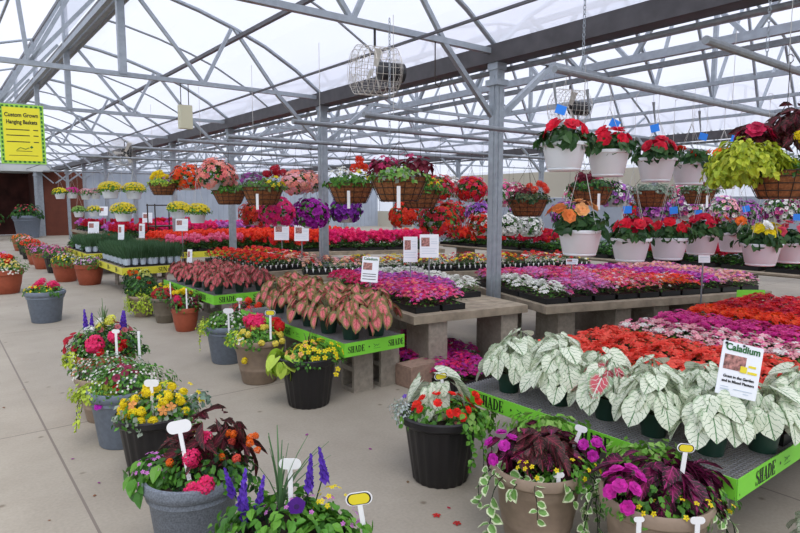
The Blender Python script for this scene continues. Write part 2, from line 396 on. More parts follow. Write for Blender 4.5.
def basket_parts(root, R, h):
    mb = MB(); prof = [(0,0),(.52*R,0),(.62*R,.05*h),(.80*R,.5*h),(.95*R,.97*h),(.98*R,h),(.93*R,h),(.90*R,.9*h)]
    mb.lathe(prof, 40); l = build(mb, 'coco_liner', M['coco'], root, smooth=True)
    w = MB()
    for q, z in ((.64,.06),(.74,.30),(.83,.56),(.92,.80),(1.0,1.0)):
        w.tube([(q*R*1.015*math.cos(a), q*R*1.015*math.sin(a), z*h) for a in [2*PI*i/28 for i in range(29)]], .0035, 5, caps=False)
    for i in range(14):
        a = 2*PI*i/14; w.tube([(q*R*1.02*math.cos(a), q*R*1.02*math.sin(a), z*h) for q, z in ((.55,0),(.64,.06),(.74,.30),(.83,.56),(.92,.8),(1.0,1.0))], .003, 5, caps=False)
    build(w, 'wire_frame', M['wire'], root)
    s = MB(); s.disc(.92*R, .93*h); build(s, 'soil', M['soil'], root)
def hanger(root, R, z0, z1, mat='string', n=3, r=.0022):
    mb = MB()
    for i in range(n):
        a = 2*PI*i/n+.5; mb.tube([(R*math.cos(a), R*math.sin(a), z0), (0,0,z0+min(.62*(z1-z0), .55))], r, 5)
    mb.tube([(0,0,z0+min(.62*(z1-z0), .55)), (0,0,z1-.02)], r, 5)
    mb.tube([(0,0,z1-.03),(.02,0,z1-.01),(.022,0,z1+.015),(0,0,z1+.03),(-.02,0,z1+.02)], r*1.2, 5)
    build(mb, 'hanger', M[mat], root)

def flora(root, items, R, z, rng, merge=False):
    """plants of one container: every kind of foliage a mesh of its own, every large blossom a mesh of its own"""
    for it in items:
        k = it[0]
        if k == 'leaf':
            _, name, kind, mat, cols, n, L, W, o, r, down = it
            if kind == 'kite' and n < 1000: n = int(n*1.5); L *= .9; W *= .9
            mb = MB(); blob(mb, rng, (o[0]*R, o[1]*R, z+o[2]*R), (r[0]*R, r[1]*R, r[2]*R), n, L, W, cols, kind, down, zmin=-.25)
            build(mb, name, M[mat], root)
        elif k == 'heads' or k == 'dots':
            _, kind, c, fr, n, o, r, name = it
            pos = []
            tries = 0
            while len(pos) < n and tries < n*40:
                tries += 1
                zz = rng.uniform(-.1, 1); a = rng.uniform(0, 2*PI); s = math.sqrt(max(0,1-zz*zz)); d = V((s*math.cos(a), s*math.sin(a), zz))
                p = V((o[0]*R+d.x*r[0]*R, o[1]*R+d.y*r[1]*R, z+o[2]*R+d.z*r[2]*R))*1.0
                if all((p-q[0]).length > fr*1.5 for q in pos): pos.append((p, d+V((rng.uniform(-.3,.3),rng.uniform(-.5,.1),.35))))
            if k == 'dots' or merge:
                mb = MB()
                for p, d in pos:
                    if kind == 'disc': disc5(mb, rng, p, d, fr, c, CEN.get(c))
                    else: FL[kind](mb, rng, p, d, fr, c)
                o2 = build(mb, name+('s' if not name.endswith('s') else ''), M['petal'], root)
                if n > 40: o2['kind'] = 'stuff'
            else:
                for p, d in pos: head(kind, c, fr, name, root, p, d, rng)
        elif k == 'at':
            _, kind, c, fr, pts, name = it
            for p in pts: head(kind, c, fr, name, root, V((p[0]*R, p[1]*R, z+p[2]*R)), V((p[0]*.5, p[1]*.5-.5, .8)), rng)
        elif k == 'spikes':
            _, c, hh, pts = it
            for p in pts:
                b = V((p[0]*R, p[1]*R, z+p[2]*R)); head('spike', c, hh*rng.uniform(.85,1.1), 'flower_spike', root, b, V((rng.uniform(-.2,.2), rng.uniform(-.2,.2), 1)), rng)
                st = MB(); st.tube([b-V((p[0]*R*.3,0,.12)), b], .003, 5, c=GD); build(st, 'stem', M['leaf'], root)
        elif k == 'blades':
            _, n, L, c, o = it
            mb = MB()
            for i in range(n):
                a = rng.uniform(0, 2*PI); lean = rng.uniform(.05, .75); l = L*rng.uniform(.6, 1); p = V((o[0]*R, o[1]*R, z+o[2]*R)); w = .008
                pts = [p + V((math.cos(a)*lean*l*s**1.6, math.sin(a)*lean*l*s**1.6, l*(s-.35*lean*s*s))) for s in (0,.25,.5,.75,1)]
                x = V((-math.sin(a), math.cos(a), 0)); cc = jit(c, .25, rng)
                for i2 in range(4):
                    w1, w2 = w*(1-.2*i2), w*(1-.2*(i2+1))
                    mb.face([pts[i2]-x*w1, pts[i2]+x*w1, pts[i2+1]+x*w2, pts[i2+1]-x*w2], cc)
            build(mb, 'spiky_grass', M['leaf'], root)
        elif k == 'vine':
            _, name, mat, cols, L, W, starts, step = it
            mb = MB()
            for (a, ln) in starts:
                a = math.radians(a); d = V((math.cos(a), math.sin(a), 0)); p = V((d.x*R*.8, d.y*R*.8, z+.03)); s = 0; pts = []
                while s < ln:
                    pts.append(p.copy()); out = max(.12, 1-s/ .16); p = p + (d*out + V((rng.uniform(-.25,.25), rng.uniform(-.25,.25), -.1-min(1.2, s/.12)))).normalized()*step; s += step
                    if p.z < .02: p.z = .02
                mb.tube(pts, .0022, 4, c=GD)
                for q in pts:
                    for sg in (-1, 1):
                        if rng.random() < .8: lk = rng.uniform(.55,1.15); LEAF['oval'](mb, q, d*.7+V((rng.uniform(-.6,.6),rng.uniform(-.6,.6),rng.uniform(.2,.9))), V((-d.y*sg, d.x*sg, 0))+V((rng.uniform(-.6,.6),rng.uniform(-.6,.6),rng.uniform(-1,.2)))+d*.3, L*lk, W*lk, jit(rng.choice(cols), .15, rng))
            build(mb, name, M[mat], root)
def planter(name, label, xy, kind, R, h, items, seed, z=0, cat='potted plant', merge=False, group=None):
    root = thing(name, label, cat, (xy[0], xy[1], z), -YAW, group)
    pot_parts(root, kind, R, h); flora(root, items, R, h*.9, random.Random(seed), merge)
    return root
def marker(loc, label, yellow=False, hgt=.22, w=.085, rz=-YAW, tilt=0, lean=0, group=None):
    root = thing('plant_marker', label, 'plant marker', loc, rz, group); root.rotation_euler = (lean, tilt, rz)
    mb = MB(); ph = w*.5; n = 14; pts = []
    a = w/2 - ph/2
    for i in range(n): 
        t = -PI/2 + PI*i/(n-1); pts.append((a+ph/2*math.cos(t), ph/2*math.sin(t)))
    for i in range(n):
        t = PI/2 + PI*i/(n-1); pts.append((-a+ph/2*math.cos(t), ph/2*math.sin(t)))
    zc = hgt+ph/2
    def slab(mb, k, y0, y1):
        f = [V((x*k, y0, zc+z*k)) for x, z in pts]; b = [V((x*k, y1, zc+z*k)) for x, z in pts]
        mb.face(f); mb.face(b[::-1])
        for i in range(len(f)): j = (i+1) % len(f); mb.face([f[j], f[i], b[i], b[j]])
    slab(mb, 1, -.0015, .0015); build(mb, 'plate', M['white_plastic'], root)
    s = MB(); s.box((-.009,-.002,-.08), (.009,.002,hgt+.005)); build(s, 'stake', M['white_plastic'], root)
    if yellow:
        o = MB(); slab(o, .90, -.0022, -.0016); e = build(o, 'label_border', M['ink'], root)
        o = MB(); slab(o, .78, -.0030, -.0023); build(o, 'yellow_label', M['yellow_label'], root)
    return root

# ---------------------------------------------------------------- trays of bedding plants
TR = {}
TL, TW = .52, .27
def tray_proto(key, cols, fr=.024, nf=75, hgt=.14, kind='disc', leafc=(G1, G2, GD), nl=230, leafL=.035, cells=False):
    root = thing('bedding_tray', '', 'plant tray')
    mb = MB(); n = 0; a, b, h = TL/2-.006, TW/2-.006, .055
    for (x0,y0,x1,y1) in ((-a,-b,a,-b+.006),(-a,b-.006,a,b),(-a,-b,-a+.006,b),(a-.006,-b,a,b)): mb.box((x0,y0,0),(x1,y1,h))
    mb.box((-a,-b,0),(a,b,.006))
    build(mb, 'tray', M['tray'], root)
    s = MB(); s.box((-a+.007,-b+.007,.007),(a-.007,b-.007,h-.008)); build(s, 'soil', M['soil'], root)
    if cells:
        c = MB(); t = MB()
        for i in range(6):
            for j in (0,):
                x = -a+ (i+.5)*2*a/6
                c.box((x-.036, -b-.004, .01), (x+.036, -b+.03, .075))
                t = MB(); t.face([V((x-.014,-b-.006,.085)), V((x,-b-.006,.03)), V((x+.014,-b-.006,.085)), V((x,-b-.006,.092))]); build(t, 'plant_tag', M['white_plastic'], root)
        build(c, 'cell_pots', M['tray'], root)
    rng = random.Random(len(TR)*17+3)
    f = MB()
    for i in range(nl):
        x, y = rng.uniform(-a, a), rng.uniform(-b, b); z = h + hgt*rng.uniform(.05, .85)
        e = min(a-abs(x), b-abs(y)); z = min(z, h+.02+e*2.2) if rng.random() < .8 else z
        leaf_kite(f, V((x,y,z)), V((rng.uniform(-.6,.6),rng.uniform(-.6,.6),1)), V((x*2+rng.uniform(-1,1), y*3+rng.uniform(-1,1), -.1)), leafL*rng.uniform(.7,1.2), leafL*.62, jit(rng.choice(leafc), .25, rng))
    build(f, 'foliage', M['leaf'], root)
    g = MB()
    for i in range(nf):
        x, y = rng.uniform(-a, a)*1.04, rng.uniform(-b, b)*1.1; z = h+hgt*rng.uniform(.72,1.1)*(1-.35*(abs(x)/a)**6)*(1-.3*(abs(y)/b)**5)
        c = rng.choice(cols); n = V((x*1.2+rng.uniform(-.5,.5), y*2.4+rng.uniform(-.6,.4), 1))
        if kind == 'disc': disc5(g, rng, V((x,y,z)), n, fr*rng.uniform(.8,1.15), c, None)
        elif kind == 'trumpet': trumpet(g, rng, V((x,y,z)), n, fr*rng.uniform(.8,1.15), c)
        else: pom(g, rng, V((x,y,z)), n, fr*rng.uniform(.8,1.15), c, 9, .62)
    build(g, 'blossoms', M['petal'], root)['kind'] = 'stuff'
    TR[key] = [root, False]
def tray(key, x, y, z, rz, label, group, name=None, s=1):
    p = TR[key]
    if not p[1]:
        o = p[0]; p[1] = True
    else: o = dup(p[0])
    if name: o.name = name
    o.location = (x,y,z); o.rotation_euler = (0,0,rz); o['label'] = label; o['group'] = group
    return o
P5 = dict(fr=.026, nf=230)
PP = dict(fr=.021, nf=300)
tray_proto('coral', [CORAL, CORAL, (.88,.12,.07), (.80,.06,.04)], **P5)
tray_proto('coral2', [CORAL, (.86,.13,.08), (.78,.06,.04)], **P5)
tray_proto('pale', [PALE, (.85,.5,.55), PINK, PALE, WHT], fr=.026, nf=140)
tray_proto('mag', [(.72,.05,.30), MAG, (.80,.08,.34)], **P5)
tray_proto('orange', [SCAR, (.86,.09,.012), SCAR], **P5)
tray_proto('red', [RED, (.72,.02,.03), CRIM], **P5)
tray_proto('K', [HOT, MAG, PINK, SALM, LAV, (.80,.08,.25)], **PP)
tray_proto('H', [HOT, HOT, (.80,.08,.25)], **PP)
tray_proto('U', [(.55,.12,.60), (.62,.20,.62), (.50,.08,.45), PINK], **PP)
tray_proto('W', [WHT, WHT, (.80,.80,.72)], fr=.026, nf=140, leafc=(G2, G3, G1))
tray_proto('L', [LAV, (.75,.25,.55), (.80,.35,.62), PINK], **PP)
tray_proto('C', [CORAL, HOT, PINK, SALM, (.8,.7,.7)], **PP)
tray_proto('R', [CORAL, SCAR, ORG, (.82,.75,.72), HOT], **PP)
tray_proto('M', [MAG, PURP, (.60,.05,.42), LAV], **PP)
tray_proto('P', [PALE, PEACH, LAV, PINK, (.86,.6,.5)], **PP)
tray_proto('F', [MAG, (.45,.03,.35), HOT, (.6,.05,.3)], **PP)
tray_proto('pan_peach', [PALE, PEACH, RED, (.8,.5,.4)], fr=.028, nf=60, hgt=.17, cells=True)
tray_proto('pan_yel', [YEL, RED, YEL, BURG, ORG], fr=.028, nf=52, hgt=.17, cells=True)
tray_proto('pan_mix', [RED, WHT, YEL, CRIM, PALE], fr=.028, nf=52, hgt=.17, cells=True)
tray_proto('pan_red', [RED, SCAR, ORG, RED], fr=.028, nf=70, hgt=.17, cells=True)
GK = dict(kind='pom', hgt=.30, leafL=.06, nl=260, leafc=(GD, G1, G1))
tray_proto('ger_red', [SCAR, (.84,.06,.02), RED], fr=.05, nf=38, **GK)
tray_proto('ger_crim', [RED, (.66,.015,.06), CRIM], fr=.05, nf=36, **GK)
tray_proto('ger_mag', [HOT, (.80,.02,.20)], fr=.05, nf=36, **GK)
tray_proto('ger_pink', [(.85,.10,.25), (.88,.2,.35)], fr=.045, nf=22, **GK)
tray_proto('ger_pur', [(.62,.10,.45), (.55,.12,.50), LAV], fr=.045, nf=26, **GK)
tray_proto('ger_green', [SCAR], fr=.03, nf=1, kind='pom', hgt=.26, leafL=.07, nl=320, leafc=(G1, G2, GD))
def herb_proto():
    root = thing('herb_tray', '', 'plant tray'); rng = random.Random(5)
    t = MB(); t.box((-.26,-.13,0),(.26,.13,.03)); build(t, 'tray', M['tray'], root)
    for i in range(4):
        for j in range(2):
            c = MB(); c.lathe([(0,.0),(.043,0),(.055,.10),(.058,.10),(.058,.115),(.05,.115),(.05,.1)], 12, cx=-.195+.13*i, cy=-.062+.124*j, cz=.031)
            build(c, 'white_pot', M['bluewhite'], root)
    f = MB()
    for i in range(520):
        x, y = rng.uniform(-.25,.25), rng.uniform(-.13,.13); b = V((x,y,.13)); h = rng.uniform(.12,.30)
        tip = b+V((x*.3+rng.uniform(-.05,.05), y*.4+rng.uniform(-.05,.05), h)); w = V((.004,.002,0)); m_ = b.lerp(tip, .6)
        f.face([b-w, b+w, m_+w*1.3, tip, m_-w*1.3], jit(rng.choice((GB, (.06,.13,.05), (.10,.19,.10))), .25, rng))
    build(f, 'herb_foliage', M['leaf'], root); TR['herb'] = [root, False]
M['bluewhite'] = simple('pale_blue_pot_plastic', (.50,.58,.66), .4)
herb_proto()

# ---------------------------------------------------------------- caladiums
def caladium_proto(name, mat, seed, R=.085, h=.14, n=18, L=.135, spread=.20, top=.30, asp=.92, pot='green_pot', mixed=None):
    rng = random.Random(seed); root = thing(name, '', 'potted plant'); pot_parts(root, pot, R, h)
    st = MB(); lf = MB(); l2 = MB()
    for i in range(n):
        a = i*2.4+rng.uniform(-.3,.3); q = ((i+.6)/n)**.5; r = spread*q; z = h + top*(1.02-.75*q*q) + rng.uniform(-.03,.03)
        d = V((math.cos(a), math.sin(a), 0)); p = d*r + V((0,0,z)); l = L*rng.uniform(.75,1.15)
        st.tube([V((d.x*.02,d.y*.02,h*.9)), V((d.x*r*.4, d.y*r*.4, h+(z-h)*.6)), p], .0035, 5, c=(.35,.42,.25))
        tip = d*(.75) + V((rng.uniform(-.3,.3), rng.uniform(-.3,.3), -.30-.65*q)); nn = d*(.35+.8*q)+V((rng.uniform(-.45,.45), rng.uniform(-.45,.45), .75))
        leaf_heart(l2 if (mixed and rng.random() < .5) else lf, p-d*l*.15, nn, tip, l, l*asp, jit((1,1,1), .12, rng), .22)
    build(st, 'stems', M['leaf'], root); build(lf, 'caladium_leaves', M[mat], root)
    if mixed and l2.f: build(l2, 'flecked_leaves', M[mixed], root)
    return root

# ---------------------------------------------------------------- hanging things
def white_basket(x, y, zr, rail, colr, label, seed, R=.155, h=.19, extra=(), tagblue=True, group=None):
    root = thing('hanging_flower_pot', label, 'hanging pot', (x, y, zr-h), -YAW, group); pot_parts(root, 'white_pot', R, h)
    items = [('leaf','begonia_leaves','oval','leaf',(GD,(.04,.11,.03),(.05,.12,.03)),170,.075,.055,(0,0,.22),(1.05,1.05,.60),.2)]
    for c, n, o in colr: items.append(('heads','double',c,.054,n,(o[0],o[1]-.12,o[2]+.22),(.85,.62,.50),'begonia_blossom'))
    items += list(extra)
    flora(root, items, R, h*.92, random.Random(seed)); hanger(root, R*.98, h*.97, rail-(zr-h), 'string', 4, .0018)
    if tagblue:
        tr_ = random.Random(seed); tx, tz, ta = tr_.uniform(-.06,.09), tr_.uniform(.17,.27), tr_.uniform(-.4,.5)
        t = MB(); t.box((-.035,-.001,-.03),(.035,.001,.03), Matrix.Translation((tx,-.03,h+tz))@Matrix.Rotation(ta,4,'Y')); build(t, 'blue_price_tag', M['blue_tag'], root)
        s = MB(); s.tube([(0,0,h+.42),(tx*.6,-.02,h+.36),(tx,-.03,h+tz+.03)], .001, 4); build(s, 'tag_string', M['string'], root)
    return root
def coco_basket(x, y, zr, rail, R, label, seed, palette, stake=None, leafc=(G1,G2,GREY), group=None, fr=.028, nf=16):
    h = R*.82; root = thing('coco_hanging_basket', label, 'hanging basket', (x, y, zr-h), -YAW, group); basket_parts(root, R, h)
    rng = random.Random(seed); k = R/.24
    items = [('leaf','foliage','kite','leaf',leafc,420,.05*k,.035*k,(0,0,0),(1.05,1.05,.42),.3)]
    for i, (c, o, kind, n) in enumerate(palette):
        if kind == 'leaf': items.append(('leaf','dark_foliage','oval','leaf',(c,),int(n*5),.07*k,.05*k,o,(.42,.42,.35),.3))
        else: items.append(('heads', kind, c, fr*k*(1.5 if kind == 'pom' else 1), n, o, (.5,.5,.42), 'blossom'))
    flora(root, items, R, h, rng); hanger(root, R, h, rail-(zr-h), 'wire', 3, .0025)
    if stake: t = MB(); t.box((-.018,-R*1.06,-.05),(.012,-R*1.05,h*.62)); build(t, 'hanging_care_tag', M['white_plastic'], root)
    return root
def flower_ball(x, y, z, rail, R, cols, label, kind='disc', fr=.034, nf=170, leafc=(G1,G2,GD), seed=1, group=None, squash=.85, pot=True):
    root = thing('hanging_flower_ball', label, 'hanging basket', (x, y, z), -YAW, group); rng = random.Random(seed)
    s = R/.24
    if pot:
        p = MB(); p.lathe([(0,-R*.75),(R*.42,-R*.75),(R*.6,-R*.1),(R*.62,-.05*R),(R*.5,-.05*R)], 20); build(p, 'pot', M['white_pot'], root, smooth=True)
    f = MB(); blob(f, rng, (0,0,0), (R*.88,R*.88,R*squash*.9), 420, .055*s, .04*s, leafc, 'kite', .4, zmin=-.75); build(f, 'foliage', M['leaf'], root)
    g = MB()
    for i in range(nf):
        zz = rng.uniform(-.8, 1); a = rng.uniform(0, 2*PI); q = math.sqrt(1-zz*zz); d = V((q*math.cos(a), q*math.sin(a), zz)); k = rng.uniform(.88, 1.06)*(1+.08*math.sin(3*a+seed))
        FL[kind](g, rng, V((d.x*R*k, d.y*R*k, d.z*R*squash*k)), d+V((0,0,.2)), fr*rng.uniform(.8,1.15), rng.choice(cols))
    build(g, 'blossoms', M['petal'], root)['kind'] = 'stuff'
    hanger(root, R*.6, 0, rail-z, 'wire', 3, .002)
    return root

# ---------------------------------------------------------------- benches, banners, signs
TXT = {}
def text(s, name, parent, mat, size, loc, rot, bold=0, align='CENTER', sx=1):
    c = bpy.data.curves.new(name, 'FONT'); c.body = s; c.size = size; c.align_x = align; c.align_y = 'CENTER'; c.extrude = .0006; c.offset = bold
    c.materials.append(mat); key = (s, size, bold, mat.name, align)
    if key not in TXT:
        t = bpy.data.objects.new('text_curve', c); col.objects.link(t); bpy.context.view_layer.update()
        TXT[key] = bpy.data.meshes.new_from_object(t.evaluated_get(bpy.context.evaluated_depsgraph_get())); bpy.data.objects.remove(t)
    o = link(name, TXT[key], parent, loc, rot); o.scale = (sx,1,1); return o
def serif(word, parent, size, loc):
    """condensed bold serif capitals drawn as flat strokes"""
    mb = MB(); x0 = 0; T, t, sr = .17, .055, .045
    def bx(a, b, c, d): mb.box((x0+a, -.0005, b), (x0+c, .0004, d))
    def rib(pts, ws):
        for i in range(len(pts)-1):
            (xa, za), (xb, zb) = pts[i], pts[i+1]; d = V((xb-xa, 0, zb-za)).normalized(); n = V((-d.z, 0, d.x))
            i0 = max(0, i-1); da = (V((xb,0,zb))-V((pts[i0][0],0,pts[i0][1]))).normalized(); na = V((-da.z,0,da.x))
            i1 = min(len(pts)-1, i+2); db = (V((pts[i1][0],0,pts[i1][1]))-V((xa,0,za))).normalized(); nb = V((-db.z,0,db.x))
            A = V((x0+xa,-.0006,za)); B = V((x0+xb,-.0006,zb))
            mb.face([A-na*ws[i]/2, B-nb*ws[i+1]/2, B+nb*ws[i+1]/2, A+na*ws[i]/2])
    for ch in word:
        w = .62
        if ch in 'HUN':
            l = T if ch != 'N' else t; r = T if ch == 'H' else t
            cl, cr = .07+l/2, .53-r/2+.02
            if ch == 'U':
                bx(.07,.3,.07+T,1); bx(.50,.3,.50+t,1); rib([(.155,.32),(.17,.15),(.25,.05),(.35,.03),(.45,.08),(.515,.2),(.527,.32)], [T,T*.9,.11,.08,.07,t,t])
                bx(.0,1-sr,.31,1); bx(.42,1-sr,.62,1)
            else:
                bx(.07,0,.07+l,1); bx(.55-r,0,.55,1)
                for z in (0, 1-sr):
                    bx(.0,z,.07+l+.07,z+sr)
                    if not (ch == 'N' and z == 0): bx(.55-r-.07,z,.62,z+sr)
                if ch == 'H': bx(.07,.47,.55,.47+t)
                else: rib([(.10,.98),(.52,.02)], [T,T])
        elif ch == 'A':
            rib([(.12,.02),(.32,.98)], [t,t]); rib([(.30,1.0),(.52,.0)], [T,T]); bx(.19,.30,.45,.30+t); bx(.02,0,.22,sr); bx(.38,0,.66,sr); w = .66
        elif ch == 'D':
            bx(.07,0,.07+T,1); bx(.0,0,.3,sr); bx(.0,1-sr,.3,1)
            rib([(.22,1-.03),(.38,.93),(.50,.75),(.54,.5),(.50,.25),(.38,.07),(.22,.03)], [.06,.10,T*.95,T,T*.95,.10,.06]); w = .66
        elif ch == 'E':
            bx(.07,0,.07+T,1); bx(.0,0,.54,sr+.01); bx(.0,1-sr-.01,.52,1); bx(.07,.48,.40,.48+t); bx(.48,0,.54,.24); bx(.47,.78,.52,1); bx(.36,.38,.41,.63); w = .60
        elif ch == 'S':
            rib([(.50,.78),(.43,.92),(.28,.97),(.14,.88),(.11,.72),(.20,.58),(.38,.46),(.48,.30),(.44,.12),(.30,.03),(.15,.07),(.06,.26)], [.03,.05,.07,.12,.15,.17,.17,.15,.12,.07,.05,.03])
            bx(.48,.70,.52,.98); bx(.04,.02,.08,.30); w = .58
        x0 += w
    W_ = x0; me_key = ('serif', word)
    if me_key not in TXT:
        for v in mb.v: v.x -= W_/2; v.z -= .5
        TXT[me_key] = mb.mesh('lettering', M['ink'])
    o = link('lettering', TXT[me_key], parent, loc); o.scale = (size*1.0, 1, size); return o
def banner(root, x0, y0, x1, y1, z0, z1, word, matk, start=.08, period=.42, size=.085, first='word'):
    """printed strip fixed to a bench edge from (x0,y0) to (x1,y1); readable from the right of that direction"""
    L = math.hypot(x1-x0, y1-y0); a = math.atan2(y1-y0, x1-x0)
    b = bpy.data.objects.new('banner', None)
    mb = MB(); mb.box((0,-.004,z0),(L,0,z1)); o = build(mb, 'banner', M[matk], root, (x0,y0,0), (0,0,a))
    s = start; zc = (z0+z1)/2; i = 0
    mk = MB()
    while s+size*2.9 < L+.05:
        serif(word, o, size*.80, (s+size*1.2,-.0055,zc)); mk = MB()
        q = s+size*(3.1 if word == 'SHADE' else 2.1)
        if q+.15 < L:
            mk.face([V((q+dx,-.0052,zc+dz)) for dx, dz in ((-.008,0),(0,-.009),(.008,0),(0,.009))])
            for dx, dz, an in ((.055,-.004,.5),(.068,.004,1.1),(.08,.0,2.2),(.095,.006,.2),(.05,.012,2.6)):
                d = V((math.cos(an),0,math.sin(an))); e = V((-d.z,0,d.x)); p = V((q+dx,-.0052,zc+dz)); mk.face([p-d*.012, p-e*.003, p+d*.012, p+e*.003])
            mk.box((q+.045,-.0053,zc-.022),(q+.115,-.0046,zc-.0195))
            m2 = MB(); m2.v, m2.f, m2.c, m2.uv = mk.v[4:], [tuple(i-4 for i in f) for f in mk.f[1:]], mk.c[1:], mk.uv[1:]
            m1 = MB(); m1.v, m1.f, m1.c, m1.uv = mk.v[:4], mk.f[:1], mk.c[:1], mk.uv[:1]
            build(m1, 'printed_diamond', M['ink'], o); build(m2, 'printed_bird_logo', M['dark_green_ink'] if matk == 'lime' else M['ink'], o)
        s += period
    return o
blk_me = {}
def block(x, y, z, rz, label, group, mat='block', proto={}):
    """hollow concrete block standing on end: .2 high courses"""
    if mat not in proto and mat == 'brown_block':
        mb = MB(); mb.box((-.2,-.1,0),(.2,.1,.19)); [mb.box((x-.004,-.104,.01),(x+.004,.104,.18)) for x in (-.2,.0,.2)]; proto[mat] = mb.mesh('concrete_block', M[mat])
    if mat not in proto:
        mb = MB(); hh = .135 if mat == 'cap' else .195
        for x0,y0,x1,y1 in ((-.2,-.1,.2,-.068),(-.2,.068,.2,.1),(-.2,-.068,-.165,.068),(.165,-.068,.2,.068),(-.018,-.068,.018,.068)): mb.box((x0,y0,0),(x1,y1,hh))
        proto[mat] = mb.mesh('concrete_block', M[mat])
    o = link('concrete_block', proto[mat], None, (x,y,z), (0,0,rz)); return tag(o, label, 'concrete block', group)
def block_up(x, y, rz, label, group, mat='block', zb=0):
    o = block(x, y, zb+.2, rz, label, group, mat); o.rotation_euler = (PI/2, PI/2, rz)
    return o
def bench(name, label, o, ang, w, d, z, top='wood', th=.045, group=None):
    root = thing('display_bench', label, 'bench', (o[0], o[1], 0), math.radians(ang), group)
    if top == 'wood':
        n = max(2, int(round(d/.14))); 
        for i in range(n):
            mb = MB(); y0 = i*d/n; mb.box((0,y0+.004,z-.022),(w,y0+d/n-.004,z)); build(mb, 'plank', M['wood'], root)
        mb = MB(); mb.box((0,-.03,z-.075),(w,.003,z-.001)); build(mb, 'front_board', M['wood'], root)
        mb = MB(); mb.box((-.03,-.03,z-.075),(-.001,d,z-.001)); build(mb, 'end_board', M['wood'], root)
        for q in (.25, .75):
            mb = MB(); mb.box((.02, d*q-.04, {.48:.4,.5:.4,.6:.535,.66:.595}[z]),(w-.02, d*q+.04, z-.024)); build(mb, 'bearer', M['wood'], root)
    else:
        mb = MB(); s = .022
        for i in range(int(w/s)+1): mb.box((i*s-.002, 0, z-.006),(i*s+.002, d, z-.001))
        for i in range(int(d/s)+1): mb.box((0, i*s-.002, z-.009),(w, i*s+.002, z-.005))
        build(mb, 'mesh_top', M['shelf_wire'], root)
        mb = MB()
        for lo, hi in (((0,0),(w,.035)),((0,d-.035),(w,d)),((0,.035),(.035,d-.035)),((w-.035,.035),(w,d-.035))): mb.box((*lo, z-.078),(*hi, z-.011))
        for i in range(1, int(w/.6)): mb.box((i*.6, .035, z-.078),(i*.6+.03, d-.035, z-.011))
        build(mb, 'frame', M['wood'], root)
    return root
def post_sign(x, y, zc, w, h, label, title=None, lines=2, z0=0, pic=True, rz=-YAW, tiltx=-.15, roll=0, name='plant_sign', stake=True, group=None):
    root = thing(name, label, 'sign', (x, y, z0), rz, group)
    zc -= z0
    if stake: s = MB(); s.box((-.008,.004,0),(.008,.010,zc)); build(s, 'stake', M['steel_dull'], root)
    mb = MB(); mb.box((-w/2,-.002,-h/2),(w/2,.002,h/2)); c = build(mb, 'card', M['paper'], root, (0,0,zc), (tiltx, roll, 0))
    if pic: p = MB(); p.box((-w*.42,-.0032,-h*.02),(w*.12 if title else w*.02,-.0022,h*.26 if title else h*.36)); build(p, 'photo', M['photo_print'], c)
    return root, c
# ================================================================= SETTING
sc = bpy.context.scene
def struct(o): o['kind'] = 'structure'; return o
m = MB(); m.box((-6,-6,-.12),(36,35,0)); struct(build(m, 'floor', M['floor']))
YW = 33.0
XL, XG, XR, XE = -.82, 4.78, 14.3, 23.8        # gutter lines
HC = 3.15                                       # truss chord height
RR = [(XG,3.20),(4.35,3.50),(3.87,3.76),(3.43,3.93),(2.95,4.08),(2.48,4.19),(1.98,4.26)]      # right slope of near bay
RL = [(1.98,5.02),(1.2,4.80),(.4,4.42),(-.3,3.85),(XL,3.20)]
R2 = [(XG,3.20),(5.3,3.62),(6.2,4.15),(7.4,4.62),(8.6,4.90),(9.54,4.98),(10.5,4.90),(11.7,4.62),(12.9,4.15),(13.8,3.62),(XR,3.20)]
R3 = [(x+XR-XG, z) for x, z in R2]
def sheet(prof, name, y0=-5, y1=YW, off=.045):
    mb = MB()
    for (a, b) in zip(prof, prof[1:]): mb.face([V((a[0],y0,a[1]+off)), V((b[0],y0,b[1]+off)), V((b[0],y1,b[1]+off)), V((a[0],y1,a[1]+off))])
    return struct(build(mb, name, M['film']))
sheet(RR, 'ceiling'); sheet(RL, 'ceiling'); sheet(R2, 'ceiling'); sheet(R3, 'ceiling'); sheet([(1.975,4.28),(1.975,4.98)], 'ceiling')

# end wall far down the house, left
m = MB(); m.box((4.35,YW,0),(6.15,YW+.1,3.05)); struct(build(m, 'wall_end_brown', M['brown_wall']))
m = MB()
m.box((6.15,YW,0),(XE,YW+.1,3.15))
for i in range(60):
    x = 6.2+i*.3; m.box((x,YW-.02,0),(x+.05,YW,3.15))
struct(build(m, 'wall_end', M['grey_wall']))
m = MB(); m.box((-6,YW,0),(.9,YW+.1,3.15)); struct(build(m, 'wall_end_left', M['grey_wall']))
m = MB()
for p in (RR+[(1.98,3.15)], ): pass
for prof in (RL, RR, R2, R3):
    for a, b in zip(prof, prof[1:]): m.face([V((a[0],YW,3.15)), V((b[0],YW,3.15)), V((b[0],YW,b[1]+.04)), V((a[0],YW,a[1]+.04))])
struct(build(m, 'wall_gable', M['film']))
m = MB(); m.box((.9,YW+2.2,0),(4.0,YW+2.3,3.1)); struct(build(m, 'wall_back_room', M['dark_room']))
m = MB(); m.box((.8,YW-.5,3.0),(4.6,YW+2.3,3.35)); struct(build(m, 'trim_1', M['soffit']))
m = MB(); m.box((3.98,YW-.12,0),(4.32,YW,3.05)); struct(build(m, 'door_1', M['steel']))
m = MB(); m.box((4.0,YW,0),(4.35,YW+2.3,3.0)); struct(build(m, 'wall_back_room_side', M['dark_room']))
